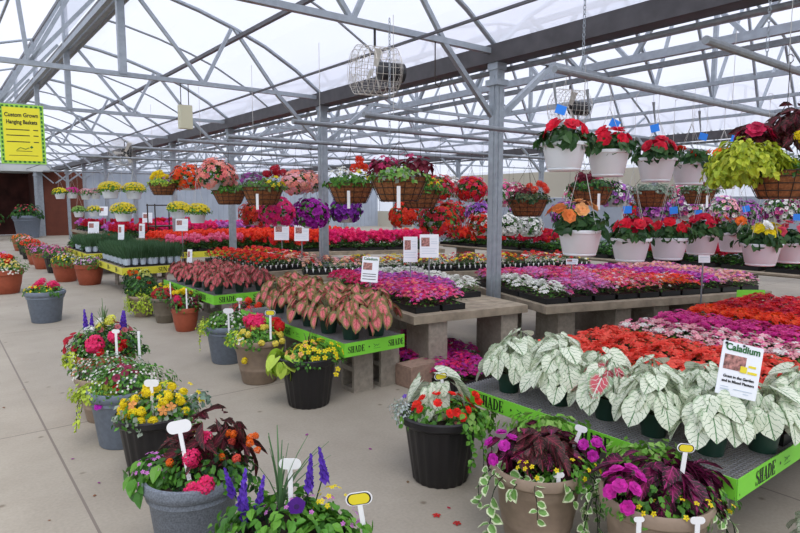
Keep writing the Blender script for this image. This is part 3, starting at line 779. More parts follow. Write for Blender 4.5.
# far side wall: knee wall, glazing bars and clear film
m = MB(); m.box((XE,-5,0),(XE+.12,YW,1.0)); struct(build(m, 'wall_right', M['tanbuild']))
m = MB(); m.face([V((XE+.05,-5,1)), V((XE+.05,YW,1)), V((XE+.05,YW,3.2)), V((XE+.05,-5,3.2))]); struct(build(m, 'window_1', M['film']))
# screen of beige siding beyond the far bay
m = MB(); m.box((XR+2.0,8.5,1.75),(XR+2.1,20,2.6)); struct(build(m, 'wall_screen', M['tanbuild']))
m = MB(); m.box((XR+2.0,2.0,0),(XR+2.1,20,1.74)); struct(build(m, 'wall_low_screen', M['grey_wall']))

# ---------------------------------------------------------------- steel
YS = [.95, 4.5, 8.05, 11.6, 15.15, 18.7, 22.25, 25.8, 29.35, 32.7]
def part(root, name, mat, *segs, w=.05):
    mb = MB()
    for s in segs:
        if len(s) > 2 or w < 0: mb.tube(s, abs(w)/2, 8)
        else: mb.bar(s[0], s[1], w)
    return build(mb, name, M[mat], root)
def xz(p): return V((p[0], 0, p[1]))
near = thing('roof_truss', 'grey steel roof truss of the near bay, the one nearest the camera', 'roof truss', (0, YS[0], 0))
part(near, 'bottom_chord', 'steel', [xz((XL,HC)), xz((XG,HC))], w=.055)
part(near, 'right_rafter', 'steel', [xz(p) for p in RR], w=-.055)
part(near, 'left_rafter', 'steel', [xz(p) for p in RL], w=-.05)
part(near, 'king_post', 'steel', [xz((1.98,HC)), xz((1.98,5.0))], w=.085)
for a, b in (((2.10,4.22),(2.98,HC)), ((2.98,HC),(3.38,3.92)), ((3.43,3.92),(4.04,HC)), ((1.86,4.18),(.99,HC)), ((.99,HC),(.85,4.62)), ((1.0,HC),(1.95,4.9)), ((.4,4.4),(-.1,HC))):
    part(near, 'web', 'steel', [xz(a), xz(b)], w=.042)
part(near, 'knee_brace', 'steel', [xz((4.02,HC)), xz((4.74,2.48))], w=.05)
INTER = []
ORD = ['nearest the camera','second from the camera','third from the camera','fourth from the camera','fifth from the camera','sixth from the camera','seventh from the camera','eighth from the camera','ninth from the camera','farthest, at the end wall']
for i, y in enumerate(YS[1:]): dup(near, (0,y,0), label='grey steel roof truss of the near bay, ' + ORD[i+1], group='near bay roof trusses')
near['group'] = 'near bay roof trusses'
w2 = thing('wide_roof_truss', 'galvanised truss of the wide right bay, the one nearest the camera', 'roof truss', (0, YS[0], 0), group='right bay roof trusses')
part(w2, 'bottom_chord', 'steel', [xz((XG,HC)), xz((XR,HC))], w=.05)
part(w2, 'top_chord', 'steel', [xz(p) for p in R2], w=-.05)
part(w2, 'knee_brace', 'steel', [xz((4.82,2.48)), xz((5.7,HC))], w=.06)
part(w2, 'knee_brace', 'steel', [xz((XR-.04,2.48)), xz((XR-.9,HC))], w=.06)
zz = [(5.3,3.60),(6.2,HC),(6.9,4.4),(7.9,HC),(8.6,4.86),(9.54,HC),(10.5,4.86),(11.2,HC),(12.1,4.4),(12.9,HC),(13.7,3.6)]
for a, b in zip(zz, zz[1:]): part(w2, 'web', 'steel', [xz(a), xz(b)], w=.038)
part(w2, 'king_post', 'steel', [xz((9.54,HC)), xz((9.54,4.95))], w=.06)
for i, y in enumerate(YS[1:]): dup(w2, (0,y,0), label='galvanised truss of the wide right bay, ' + ORD[i+1])
w3 = dup(w2, (XR-XG, YS[1], 0), label='galvanised truss of the farthest bay, nearest of its row', group='farthest bay roof trusses')
for y in YS[2:6]: dup(w3, (XR-XG, y, 0), label='galvanised truss of the farthest bay, further down its row')
# longitudinal members
for i, y in enumerate(YS[:-1]):
    for fr in (.5,):
        m = MB(); m.tube([V((p[0], 0, p[1]+.01)) for p in RR], .016, 6); o = build(m, 'intermediate_rafter', M['steel_dull'], None, (0, y+1.775, 0)); tag(o, 'thin roof rafter between trusses on the near slope', 'rafter', 'thin rafters between the near trusses')
def lone(name, label, cat, segs, mat, w, group=None):
    mb = MB()
    for a, b in segs: mb.bar(a, b, w[0], w[1])
    return tag(build(mb, name, M[mat]), label, cat, group)
for x, lab in ((XG, 'dark rain gutter running overhead along the near post row'), (XR, 'dark rain gutter over the far post row on the right')):
    g = thing('roof_gutter', lab, 'gutter', (x, 0, 0))
    mb = MB(); mb.box((-.10,-4,3.03),(.10,YW,3.045)); mb.box((-.11,-4,3.03),(-.09,YW,3.21)); mb.box((.09,-4,3.03),(.11,YW,3.21)); build(mb, 'gutter_channel', M['gutter'], g)
    mb = MB(); mb.tube([(.12,-4,2.985),(.12,YW,2.985)], .028, 8); build(mb, 'drain_pipe', M['steel_dull'], g)
lone('tie_rod', 'thin dark rod running lengthwise below the near roof slope', 'rod', [((3.66,-4,3.10),(3.66,YW,3.10))], 'purlin', (.022,.022))
lone('roof_purlin', 'dark purlin midway up the near roof slope', 'purlin', [((3.48,-4,3.83),(3.48,YW,3.83))], 'purlin', (.05,.05))
rb = thing('ridge_beam', 'double grey ridge beam below the open roof vent', 'ridge beam', (2.0,0,0))
for x, z, mt in ((.04,4.14,'steel'),(-.08,4.10,'steel'),(.15,4.18,'steel_dull'),(-.02,4.22,'gutter')):
    mb = MB(); mb.bar((x,-4,z),(x,YW,z), .06, .08); build(mb, 'beam', M[mt], rb)
lone('vent_top_rail', 'dark rail along the top of the roof vent', 'roof rail', [((1.98,-4,5.0),(1.98,YW,5.0))], 'purlin', (.05,.06))
for i, x in enumerate((1.2,.4,-.3)):
    z = [4.76,4.38,3.81][i]
    lone('roof_purlin', ['light purlin just left of the roof vent','light middle purlin of the left roof slope','light lower purlin of the left roof slope'][i], 'purlin', [((x,-4,z),(x,YW,z))], 'steel', (.035,.035))
gd = thing('lattice_girder', 'long galvanised lattice girder beyond the near gutter', 'girder', (6.55,0,0))
mb = MB(); mb.bar((0,-3,3.24),(0,YW,3.24), .07, .09); build(mb, 'lower_chord', M['steel'], gd)
mb = MB(); mb.bar((.22,-3,3.17),(.22,YW,3.17), .05, .06); build(mb, 'lower_side_rail', M['steel_dull'], gd)
mb = MB(); mb.bar((0,-3,3.98),(0,YW,3.98), .05, .07); build(mb, 'upper_chord', M['steel'], gd)
y = -2.4; k = 0
while y < YW-1:
    mb = MB(); mb.bar((0,y,3.27),(0,y+.62,3.95), .045); build(mb, 'web', M['steel'], gd)
    mb = MB(); mb.bar((0,y+.72,3.95),(0,y+1.2,3.27), .045); build(mb, 'web', M['steel'], gd); y += 1.3
for x, z in ((8.6,HC+.06),(9.7,HC-.05),(11.8,HC+.03),(13.0,4.1)): lone('roof_purlin', {8.6:'galvanised tie rail nearest beyond the lattice girder',9.7:'galvanised tie rail under the wide bay ridge',11.8:'galvanised tie rail between ridge and far gutter',13.0:'galvanised purlin near the far gutter'}[x], 'purlin', [((x,-3,z),(x,YW,z))], 'steel', (.045,.05))
def post(x, y, label, group, big=True):
    r = thing('steel_post', label, 'post', (x,y,0), 0, group)
    mb = MB(); w = .055; mb.box((-w,-w,0),(w,w,3.04)); mb.box((-w-.006,-.02,0),(-w,.02,2.9)); mb.box((-.02,-w-.006,0),(.02,-w,2.9)); build(mb, 'shaft', M['steel'], r)
    mb = MB(); mb.box((-.085,-.085,2.80),(.085,.085,2.86)); mb.box((-.07,-.07,2.96),(.07,.07,3.03)); build(mb, 'collar', M['steel'], r)
    mb = MB(); mb.box((-.09,-.09,0),(.09,.09,.012)); build(mb, 'base_plate', M['steel'], r)
    return r
pg = 'posts under the near gutter'
post(XG-.02, 4.47, 'grey steel post standing between the wooden flower benches', pg)
post(XG, 8.05, 'grey steel post behind the pansy bench, second of its row', pg)
post(XG, 11.6, 'grey steel post behind the pink caladium table, third of its row', pg)
for y in YS[4:9]: post(XG, y, 'distant grey steel post under the near gutter', 'distant posts of the near row')
for y in YS[1:8]: post(XR, y, 'grey steel post under the far gutter', 'posts of the far row')
for y in YS[1:6]: post(XE-.1, y, 'grey steel post at the far side wall', 'side wall posts')
r = post(3.98, YW-.4, 'pale steel post beside the far doorway', None)
# camera side gutter posts (left, out of view) are left out

# equipment hung in the roof
def fan(x, y, z, label, s=1, rz=0, hang=HC):
    r = thing('circulation_fan', label, 'fan', (x,y,z), rz)
    cg = MB(); R = .21*s; Lc = .34*s
    for k in range(7):
        t = k/6; cg.tube([(-Lc/2+Lc*t, R*math.cos(a), R*math.sin(a)) for a in [2*PI*i/24 for i in range(25)]], .003, 5, caps=False)
    for i in range(22):
        a = 2*PI*i/22; cg.tube([(-Lc/2-.03, .3*R*math.cos(a), .3*R*math.sin(a)), (-Lc/2, R*math.cos(a), R*math.sin(a)), (Lc/2, R*math.cos(a), R*math.sin(a)), (Lc/2+.03, .3*R*math.cos(a), .3*R*math.sin(a))], .0022, 4, caps=False)
    for xx in (-Lc/2-.03, Lc/2+.03):
        for q in (.3, .55, .8): cg.tube([(xx*(1-.0), R*q*math.cos(a), R*q*math.sin(a)) for a in [2*PI*i/20 for i in range(21)]], .002, 4, caps=False)
    build(cg, 'cage', M['cage'], r)
    mo = MB(); mo.tube([(.04,0,0),(.08,0,0),(.09,0,0),(Lc/2+.07,0,0),(Lc/2+.10,0,0)], .085*s, 16); build(mo, 'motor', M['motor'], r)
    for i in range(3):
        b = MB(); a = 2*PI*i/3; d = V((0,math.cos(a),math.sin(a))); e = V((.35,-math.sin(a),math.cos(a))).normalized()
        b.face([d*.04-e*.03, d*R*.9-e*.06, d*R*.93+e*.05, d*.04+e*.03]); build(b, 'blade', M['cage'], r)
    h = MB(); h.tube([(0,0,R),(0,0,hang-z)], .012, 6); build(h, 'hanger_rod', M['motor'], r)
fan(3.22, 4.5, 2.76, 'caged air fan with black motor under the second truss', 1.0, math.radians(-15))
fan(7.1, 5.3, 2.90, 'caged air fan behind the blue tags, right of the post', 1.15, math.radians(-15), 3.2)
fan(4.55, 18.7, 3.0, 'small distant caged fan by the gutter at left', 1.7, .9)
r = thing('heater_box', 'cream control box hanging from the third truss', 'control box', (2.72,8.05,2.55))
m = MB(); m.box((-.08,-.05,0),(.08,.05,.30)); build(m, 'case', M['cream_box'], r)
m = MB(); m.tube([(-.05,0,.3),(-.05,0,.6)], .006, 5); m.tube([(.05,0,.3),(.05,0,.6)], .006, 5); build(m, 'hanger_rods', M['wire'], r)

def rail(x0, x1, y, z, label, group=None, hangs=(), tilt=0):
    r = thing('hanging_rail', label, 'hanging rail', (0,y,0), 0, group)
    m = MB(); m.tube([(x0,0,z),(x1,tilt,z)], .024, 10); m.tube([(x0-.004,0,z),(x0+.002,0,z)], .0245, 10); build(m, 'pipe', M['steel_dull'], r)
    for x in hangs:
        m = MB(); m.tube([(x,tilt*(x-x0)/(x1-x0),z+.02),(x,tilt*(x-x0)/(x1-x0),HC)], .0025, 4); build(m, 'suspension_wire', M['string'], r)
    return r
rail(3.32, 8.6, 2.6, 2.47, 'near pipe rail carrying the white begonia pots', None, (5.9,7.2))
rail(3.45, 7.5, 1.68, 2.49, 'pipe rail at the right edge above the lime plant', None, (4.6,6))
RG = 'rails over the display benches'
for (x0, x1, y, z, lab) in ((2.86,8.8,4.15,2.31,'pipe rail holding the large coco basket, right of the fan'),(2.82,8.6,5.3,2.37,'pipe rail second behind the hanging fan'),(2.7,9,6.6,2.33,'pipe rail third behind the hanging fan'),(2.7,9,8.3,2.42,'pipe rail fourth behind the hanging fan'),(2.6,8.6,10.2,2.45,'pipe rail behind the orange flower ball'),(2.4,8,13.4,2.5,'pipe rail over the yellow hanging pots'),(3,8,22.6,2.6,'pipe rail over the far small hanging pots')):
    rail(x0, x1, y, z, lab, None, (x0+.3, (x0+x1)/2, x1-.5))
def chain(x, y, z0, z1, label):
    mb = MB(); z = z1; i = 0
    while z > z0:
        c = V((0,0,z-.02)); pts = []
        for k in range(9):
            a = 2*PI*k/8; u = .009*math.cos(a); pts.append(c + (V((u,0,.019*math.sin(a))) if i % 2 else V((0,u,.019*math.sin(a)))))
        mb.tube(pts, .0028, 4, caps=False); z -= .030; i += 1
    o = build(mb, 'hanging_chain', M['steel'], None, (x,y,0)); tag(o, label, 'chain')
chain(3.62, 2.6, 2.49, 3.6, 'galvanised chain holding the begonia rail')
chain(4.25, 1.68, 2.54, 3.6, 'galvanised chain at the right edge over the lime plant')
chain(3.12, 4.15, 2.0, 3.12, 'thin chain below the nearest fan')
for i, (x, y) in enumerate(((3.35,2.6),(3.72,2.6),(4.6,2.6),(5.35,2.6))):
    m = MB(); m.tube([(0,0,0),(0,0,-.07)], .0015, 4); m.tube([(0,0,-.07),(.008,0,-.11),(.035,0,-.22),(.055,0,-.28)], .012, 6, r2=.002)
    o = build(m, 'drip_weight', M['steel_dull'], None, (x,y+.03,2.46)); tag(o, 'grey drip line weight hanging from the begonia rail', 'drip weight', 'drip weights on the near rail')
m = MB(); m.tube([(0,0,0),(0,0,-.34),(.01,0,-.40),(.05,0,-.42),(.08,0,-.38),(.07,0,-.34)], .006, 6); tag(build(m, 'hook', M['wire'], None, (3.93,4.5,HC-.02)), 'empty dark hook hanging beside the fan', 'hook')

# hanging poster on the fourth truss
r = thing('hanging_poster', 'yellow and green hanging basket price poster at the left edge', 'sign', (1.27, 11.5, 2.68), -.12)
m = MB(); m.box((-.31,-.004,-.47),(.31,.004,.47)); build(m, 'green_board', M['poster_green'], r)
m = MB(); m.box((-.255,-.008,-.42),(.255,-.0045,.42)); pl = build(m, 'yellow_panel', M['poster_yellow'], r)
m = MB()
for i in range(9): x = -.27+i*.0655; [m.box((x,-.0075,zz_-.013),(x+.035,-.0045,zz_+.013)) for zz_ in (.437,-.437)]
for i in range(13): z = -.415+i*.067; [m.box((xx-.012,-.0075,z),(xx+.012,-.0045,z+.038)) for xx in (-.277,.277)]
build(m, 'dashed_border', M['dark_green_ink'], r)
text('Custom Grown', 'lettering', r, M['ink'], .088, (0,-.0105,.30), (PI/2,0,0), .0022, sx=.82)
text('Hanging Baskets', 'lettering', r, M['ink'], .088, (0,-.0105,.19), (PI/2,0,0), .0022, sx=.74)
m = MB()
for z in (.07,-.02,-.12): m.box((-.22,-.0095,z-.007),(.10,-.0081,z+.007)); m.box((.15,-.0095,z-.007),(.22,-.0081,z+.007))
m.box((-.20,-.0095,-.34),(.20,-.0081,-.333)); m.box((-.10,-.0095,-.27),(.12,-.0081,-.262)); build(m, 'small_print', M['ink'], r)
m = MB(); m.face([V((.09,-.009,-.20)),V((.115,-.009,-.225)),V((.14,-.009,-.20)),V((.115,-.009,-.175))]); m.tube([(-.09,-.009,-.25),(-.04,-.009,-.21),(.03,-.009,-.235),(.08,-.009,-.21)], .006, 4); build(m, 'printed_emblem', M['dark_green_ink'], r)
m = MB(); m.tube([(-.25,0,.47),(-.25,0,.49)], .004, 4); m.tube([(.25,0,.47),(.25,0,.49)], .004, 4); build(m, 'hooks', M['wire'], r)
# ================================================================= BENCHES
Z1, Z2 = .48, .60
def supports(pts, cols, label, group):
    for (x, y, rz) in pts:
        for k in range(cols): block_up(x, y, rz, label, group, zb=.0) if False else None
def column(x, y, rz, n, label, group, mat='block'):
    """hollow blocks set on end, side by side with the hollows facing the aisle"""
    mb_group = group
    for k in range(n): block(x, y, .2*k, rz, label, group, mat)
def upright(x, y, rz, label, group, mat='block', z=0):
    """one block standing on its short end (.4 high)"""
    o = block(x, y, z+.2, rz, label, group, mat); o.rotation_euler = Matrix.Rotation(rz,3,'Z').to_4x4().__matmul__(Matrix.Rotation(PI/2,4,'Y')).to_euler()
    return o
# near bench with white caladiums
b1 = bench('display_bench', 'near mesh bench with lime banner carrying white caladiums and impatiens', (2.5,1.0), 0, 4.3, 1.62, Z1, 'mesh')
banner(b1, -.001, 1.62, 0, 0, Z1-.082, Z1+.008, 'SHADE', 'lime', .17, .68, .082)
banner(b1, 0, -.001, 4.3, 0, Z1-.082, Z1+.008, 'SHADE', 'lime', .17, .68, .082)
for (x, y) in ((2.85,1.35),(2.85,2.35),(4.2,1.35),(4.2,2.35),(5.6,1.35),(5.6,2.35),(6.5,1.35)):
    upright(x, y, 0, 'concrete block leg under the near mesh bench', 'blocks under the near bench')
# middle shade bench
b3 = bench('display_bench', 'middle bench with lime banner carrying pink caladiums', (2.52,3.95), 0, .60, 2.0, Z1, 'mesh')
banner(b3, 0, 2.0, 0, 0, Z1-.105, Z1+.008, 'SHADE', 'lime', .3, .60, .085)
banner(b3, 0, 0, .60, 0, Z1-.105, Z1+.008, 'SHADE', 'lime', .03, .40, .066)
for (x, y, l) in ((2.72,4.22,'concrete block leg at the front left of the middle bench'),(3.0,4.22,'concrete block leg at the front right of the middle bench'),(2.8,5.6,'concrete block leg at the back of the middle bench')):
    upright(x, y, 0, l, None)
block(3.36, 4.02, 0, .05, 'reddish block lying at the foot of the wooden bench corner', None, 'brown_block')
block(3.75, 4.25, 0, PI/2, 'brown block under the wooden bench beside the floor petunias', None, 'brown_block').location = (3.28,4.55,0)
# wooden benches
b2a = bench('display_bench', 'weathered wooden bench with pink and purple trays left of the steel post', (3.33,4.06), -9, 1.26, 2.55, Z2)
b2b = bench('display_bench', 'long weathered wooden bench with mixed trays right of the steel post', (4.66,3.67), -17.8, 2.95, 1.66, Z2)
def up3(x, y, rz, label, group):
    for k in range(3): o = block(x, y, .2*k if k < 2 else .4, rz, label, group)
def pier(x, y, rz, label, group, h=.5):
    for k in range(3): o = block(x, y, .195*k+.001*k, rz, label, group, 'block' if k < 2 or h > .5 else 'cap')
M['cap'] = M['block']
for (x, y) in ((3.60,4.22),(4.42,4.10),(3.75,6.2),(4.7,6.05)): 
    pier(x, y, math.radians(-9)+PI/2, 'stacked concrete block under the left wooden bench', 'blocks under the left wooden bench')
for u, v in ((.3,.3),(1.0,.3),(1.5,.3),(2.05,.3),(2.7,.3),(.3,1.3),(1.5,1.3),(2.7,1.3)):
    a = math.radians(-17.8); pier(4.66+u*math.cos(a)-v*math.sin(a), 3.67+u*math.sin(a)+v*math.cos(a), a+PI/2, 'stacked concrete block under the long wooden bench', 'blocks under the long wooden bench')

DESC = dict(coral='coral red impatiens', coral2='coral red impatiens', pale='pale pink and white impatiens', mag='magenta impatiens', orange='orange red impatiens', red='red impatiens',
 K='mixed pink petunias', H='hot pink petunias', U='purple petunias', W='white petunias', L='lavender pink petunias', C='coral and pink petunias', R='orange and white petunias', M='magenta purple petunias', P='peach and pale pink petunias', F='magenta petunias',
 pan_peach='peach pansies', pan_yel='yellow and red pansies', pan_mix='red and white pansies', pan_red='red orange pansies', ger_red='scarlet geraniums', ger_crim='crimson geraniums', ger_mag='hot pink geraniums', ger_pink='pink geraniums', ger_pur='purple geraniums', ger_green='leafy green plants', herb='herbs in pale pots')
def grid(o, ang, rows, z, dx, dy, where, rz=None, off=(0,0)):
    c, s = math.cos(math.radians(ang)), math.sin(math.radians(ang)); rng = random.Random(len(rows)*3+int(o[0]*10))
    for j, row in enumerate(rows):
        for i, k in enumerate(row):
            if not k or k == '-': continue
            u, v = off[0]+(i+.5)*dx, off[1]+(j+.5)*dy
            lab = 'tray of %s %s' % (DESC[k], where); 
            tray(k, o[0]+u*c-v*s+rng.uniform(-.004,.004), o[1]+u*s+v*c, z+.001, math.radians(ang)+(rz or 0)+(PI if rng.random() < .5 and 'pan' not in k and k != 'herb' else 0), lab, lab[8:])
cols = ['coral','coral2','pale','mag','orange','red','red']
grid((3.02,1.02), 0, [['coral','coral2','pale','mag','orange','red','red']]*6, Z1, .527, .265, 'on the near mesh bench')
H = PI/2
grid((3.36,4.09), -9, ['KK--','KKUW','HUUW','HUWW'], Z2, .285, .525, 'on the left wooden bench', H, (.01,.03))
grid((4.68,3.70), -17.8, ['WLLCCRRMPP','W-KLCCMMPP','KKLKCMMPPP'], Z2, .285, .528, 'on the long wooden bench', H, (.01,.02))
# floor trays below the wooden bench
grid((3.40,3.62), 0, ['FF-','FFF','FFF'], 0, .285, .53, 'on the floor below the wooden bench', H)

# pansy benches
b4 = bench('display_bench', 'wooden bench with a long row of pansy trays behind the petunias', (3.95,7.25), -24, 4.6, .62, Z2)
ks = ['pan_peach']*2+['pan_yel']*4+['pan_mix']*3+['pan_red']*2+['pan_mix']*1+['pan_red']*4
a = math.radians(-24)
grid((3.97,7.27), -24, [ks[0:2]+ks[2:8:1]][0:1], Z2, .55, .30, 'in the front row of the pansy bench')
grid((3.97,7.27), -24, [['pan_peach','pan_yel','pan_yel','pan_mix','pan_mix','pan_red','pan_red','pan_red']], Z2, .55, .30, 'in the back row of the pansy bench', None, (.02,.30))
for u in (.35,1.6,2.9,4.2): 
    for v in (.3,): pier(3.95+u*math.cos(a)-v*math.sin(a), 7.25+u*math.sin(a)+v*math.cos(a), a+PI/2, 'stacked concrete block under the pansy bench', 'blocks under the pansy bench')
b4l = bench('display_bench', 'wooden bench of red pansies behind the pink caladium table', (3.62,7.95), 0, 1.06, 2.2, Z2)
grid((3.64,7.98), 0, [['pan_red','pan_peach'],['pan_red','pan_red'],['pan_red','pan_mix'],['pan_red','pan_red'],['pan_red','pan_red'],['pan_red','pan_red'],['pan_red','pan_red']], Z2, .52, .30, 'behind the pink caladium table')
for x, y in ((3.85,8.3),(4.4,8.3),(3.85,9.8)): pier(x, y, PI/2, 'stacked concrete block under the red pansy bench', 'blocks under the red pansy bench')
# pink caladium table farther back
b6 = bench('display_bench', 'low table with lime banner and reddish caladiums farther back', (2.62,6.98), 0, .80, 1.95, Z1, 'mesh')
banner(b6, 0, 1.95, 0, 0, Z1-.105, Z1+.008, 'SHADE', 'lime', .25, .62, .085)
banner(b6, 0, 0, .80, 0, Z1-.105, Z1+.008, 'SHADE', 'lime', .06, .44, .085)
for x, y in ((3.15,7.3),(2.85,8.5),(3.2,8.5)): upright(x, y, PI/2, 'concrete block leg under the far caladium table', 'blocks under the far caladium table')
# sun benches
b5a = bench('display_bench', 'low table with yellow banner and herb trays in pale pots', (2.56,10.95), 0, .95, 1.9, Z1, 'wood')
banner(b5a, -.03, -.031, .95, -.031, Z1-.12, Z1+.005, 'SUN', 'sunyellow', .12, .42, .10); banner(b5a, -.031, 1.9, -.031, -.03, Z1-.12, Z1+.005, 'SUN', 'sunyellow', .2, .6, .10)
grid((2.62,11.0), 0, [['herb','herb'][:2]]*6, Z1, .46, .30, 'on the nearer yellow banner table')
for x, y in ((2.85,11.4),(3.3,11.4),(2.9,12.5),(3.3,12.5)): upright(x, y, PI/2, 'concrete block leg under the nearer yellow banner table', 'blocks under the nearer yellow table')
b5b = bench('display_bench', 'low table with yellow banner farthest down the aisle', (2.66,14.4), 0, 1.0, 2.6, Z1, 'wood')
banner(b5b, -.03, -.031, 1.0, -.031, Z1-.12, Z1+.005, 'SUN', 'sunyellow', .12, .42, .10); banner(b5b, -.031, 2.6, -.031, -.03, Z1-.12, Z1+.005, 'SUN', 'sunyellow', .2, .6, .10)
grid((2.68,14.5), 0, [['herb','herb'],['ger_green','ger_green'],['herb','herb'],['herb','ger_green'],['ger_green','ger_green'],['ger_green','ger_green']], Z1, .48, .38, 'on the farthest yellow banner table')
for x, y in ((2.9,14.8),(3.35,14.8),(2.9,16.4)): upright(x, y, PI/2, 'concrete block leg under the farthest yellow banner table', 'blocks under the farthest yellow table')
b5 = bench('display_bench', 'wide bench with yellow banner and scarlet geraniums', (4.1,13.3), 0, 5.2, 2.3, .5, 'wood')
banner(b5, -.03, -.031, 2.6, -.031, .38, .51, 'SUN', 'sunyellow', .15, .52, .11)
grid((4.12,13.35), 0, [['ger_pink','ger_pink','ger_pink','ger_red','ger_red','ger_red','ger_red','ger_mag','ger_mag']]*2+[['ger_red']*9]*5, .5, .565, .31, 'on the wide yellow banner bench')
for x in (4.4,5.4,6.8,8.2): upright(x, 13.6, PI/2, 'concrete block leg under the geranium bench', 'blocks under the geranium bench')
b9 = bench('display_bench', 'far bench of purple and magenta flowers', (4.0,17.6), 0, 6.5, 2.4, .6, 'wood')
grid((4.05,17.7), 0, [['ger_crim','ger_crim','ger_mag','ger_mag','ger_mag','ger_pur','ger_pur','ger_mag','ger_pur','ger_pur','ger_pur']]*3+[['ger_pur','ger_pur','ger_mag','ger_pur','ger_pur','ger_mag','ger_mag','ger_mag','ger_pur','ger_pur','ger_pur']]*2, .6, .57, .45, 'on the far bench')
for x in (4.4,6.5,9.5): pier(x, 18.0, PI/2, 'concrete block leg under the far bench', 'blocks under the far bench')
b10 = bench('display_bench', 'farthest bench of red and purple flowers by the end wall', (4.1,22.5), 0, 4.2, 2.4, .6, 'wood')
grid((4.15,22.6), 0, [['ger_crim']*7]*2+[['ger_pur']*7]*2, .6, .58, .55, 'on the farthest bench')
for x in (4.4,7.5): pier(x, 22.9, PI/2, 'concrete block leg under the farthest bench', 'blocks under the farthest bench')
b8 = bench('display_bench', 'bench of hot pink geraniums beyond the pansies', (5.3,10.9), -22, 3.6, 1.15, Z2)
grid((5.32,10.95), -22, [['ger_red','ger_red','ger_mag','ger_mag','ger_mag','ger_mag']]*2+[['ger_crim','ger_red','ger_mag','ger_pink','ger_mag','ger_red']], Z2, .585, .36, 'on the bench beyond the pansies')
for u in (.4,1.8,3.2):
    a = math.radians(-22); pier(5.3+u*math.cos(a)+.3*.37, 10.9+u*math.sin(a)+.3*.93, a+PI/2, 'concrete block leg under the hot pink geranium bench', 'blocks under the hot pink geranium bench')
b7a = bench('display_bench', 'grey wooden bench of scarlet geraniums running away at right', (10.1,6.6), 90, 3.6, 1.2, .66)
grid((10.1,6.65), 90, [['ger_green','ger_crim','ger_crim','ger_crim','ger_red','ger_red']]*3, .66, .59, .36, 'on the grey bench running away', None, (0,.03))
b7b = bench('display_bench', 'grey wooden bench of geraniums at the right edge', (10.0,1.6), 90, 4.7, 1.3, .66)
grid((10.0,1.65), 90, [['ger_pur','ger_mag','ger_green','ger_crim','ger_crim','ger_crim','ger_green','ger_green']]*3, .66, .585, .38, 'on the grey bench at the right edge', None, (0,.03))
for y in (1.9,3.9,6.0): pier(9.6, y, 0, 'concrete block leg under the right edge bench', 'blocks under the right edge bench', .6)
for y in (6.9,8.5,10.0): pier(9.7, y, 0, 'concrete block leg under the scarlet geranium bench', 'blocks under the scarlet geranium bench', .6)

# lime sign hanging at the end of the long bench
r = thing('bench_sign', 'small lime sign on a white peg at the right end of the wooden bench', 'sign', (6.85,2.72,0), -YAW)
m = MB(); m.box((-.008,0,0),(.008,.008,.56)); build(m, 'peg', M['white_plastic'], r)
m = MB(); m.box((-.15,-.004,.56),(.15,0,.67)); build(m, 'banner', M['lime'], r)

# ================================================================= CALADIUMS
wc = [caladium_proto('caladium_plant', 'white_calad', s, n=n, spread=sp, top=tp) for s, n, sp, tp in ((1,38,.19,.19),(2,46,.20,.22),(3,34,.18,.17))]
wr = caladium_proto('caladium_plant', 'white_calad', 9, n=40, spread=.19, top=.19, mixed='rose_calad')
used = set()
def put(p, x, y, z, rz, label, group=None):
    if id(p) not in used: used.add(id(p)); o = p
    else: o = dup(p)
    o.location = (x,y,z); o.rotation_euler = (0,0,rz); o['label'] = label
    if 'white' in label and z > 0: o.scale = (.88,.88,.86)
    if group: o['group'] = group
    elif 'group' in o: del o['group']
    return o
spots = [(2.66,2.36,0,'white caladium in a green pot at the far left corner of the near bench'),(2.71,2.03,1,'white caladium in a green pot, second along the near bench edge'),(2.72,1.74,'r','white caladium with pink flecked leaves on the near bench'),
 (2.70,1.47,1,'large white caladium behind the middle of the lime banner'),(2.70,1.20,2,'white caladium in a green pot near the bench corner'),(2.92,1.07,0,'white caladium at the front corner beside the printed card')]
for i, (x, y, k, l) in enumerate(spots): put(wr if k == 'r' else wc[k], x, y, Z1+.001, i*1.3, l)
for i, (x, y) in enumerate(((2.90,2.50),(2.93,2.22),(2.95,1.92),(2.94,1.62),(2.94,1.35))): put(wc[i % 3], x, y, Z1+.001, 2+i*2.1, 'white caladium in the second row on the near bench', 'second row of white caladiums')
for i, (x, y) in enumerate(((3.24,1.04),(3.54,1.02),(3.85,1.05))): put(wc[(i+1) % 3], x, y, Z1+.001, 1+i*1.7, 'white caladium along the short front edge of the near bench', 'front edge white caladiums')
put(wc[0], 3.02, .78, 0.0, .5, 'white caladium standing on the floor at the bottom right corner')
pc = [caladium_proto('caladium_plant', 'pink_calad', s, n=n, spread=sp, top=tp, L=.12, asp=.74) for s, n, sp, tp in ((11,46,.19,.20),(12,52,.20,.23))]
for i, (x, y) in enumerate(((2.68,4.10),(2.92,4.08),(2.66,4.42),(2.94,4.42),(2.68,4.78),(2.95,4.80),(2.72,5.15),(2.95,5.20),(2.74,5.55),(2.95,5.62))):
    put(pc[i % 2], x, y, Z1+.001, i*1.1, 'pink caladium in a green pot on the middle bench' + (', at its front edge' if i < 2 else ''), 'pink caladiums at the front edge' if i < 2 else 'pink caladiums on the middle bench')
sm = caladium_proto('caladium_plant', 'red_calad', 21, R=.06, h=.10, n=60, L=.085, asp=.66, spread=.16, top=.18)
for i in range(5):
    for j in range(3):
        if i or j or True: put(sm, 2.74+.27*j, 7.14+.36*i, Z1+.001, i*2+j, 'reddish caladium on the far table with the lime banner', 'reddish caladiums on the far table')

# ================================================================= FLOOR PLANTERS
ivy = ('vine','ivy_trail','leaf',(G2,G3),.035,.03)
def mk(name, label, xy, kind, R, h, items, seed, **k): return planter(name, label, xy, kind, R, h, items, seed, **k)
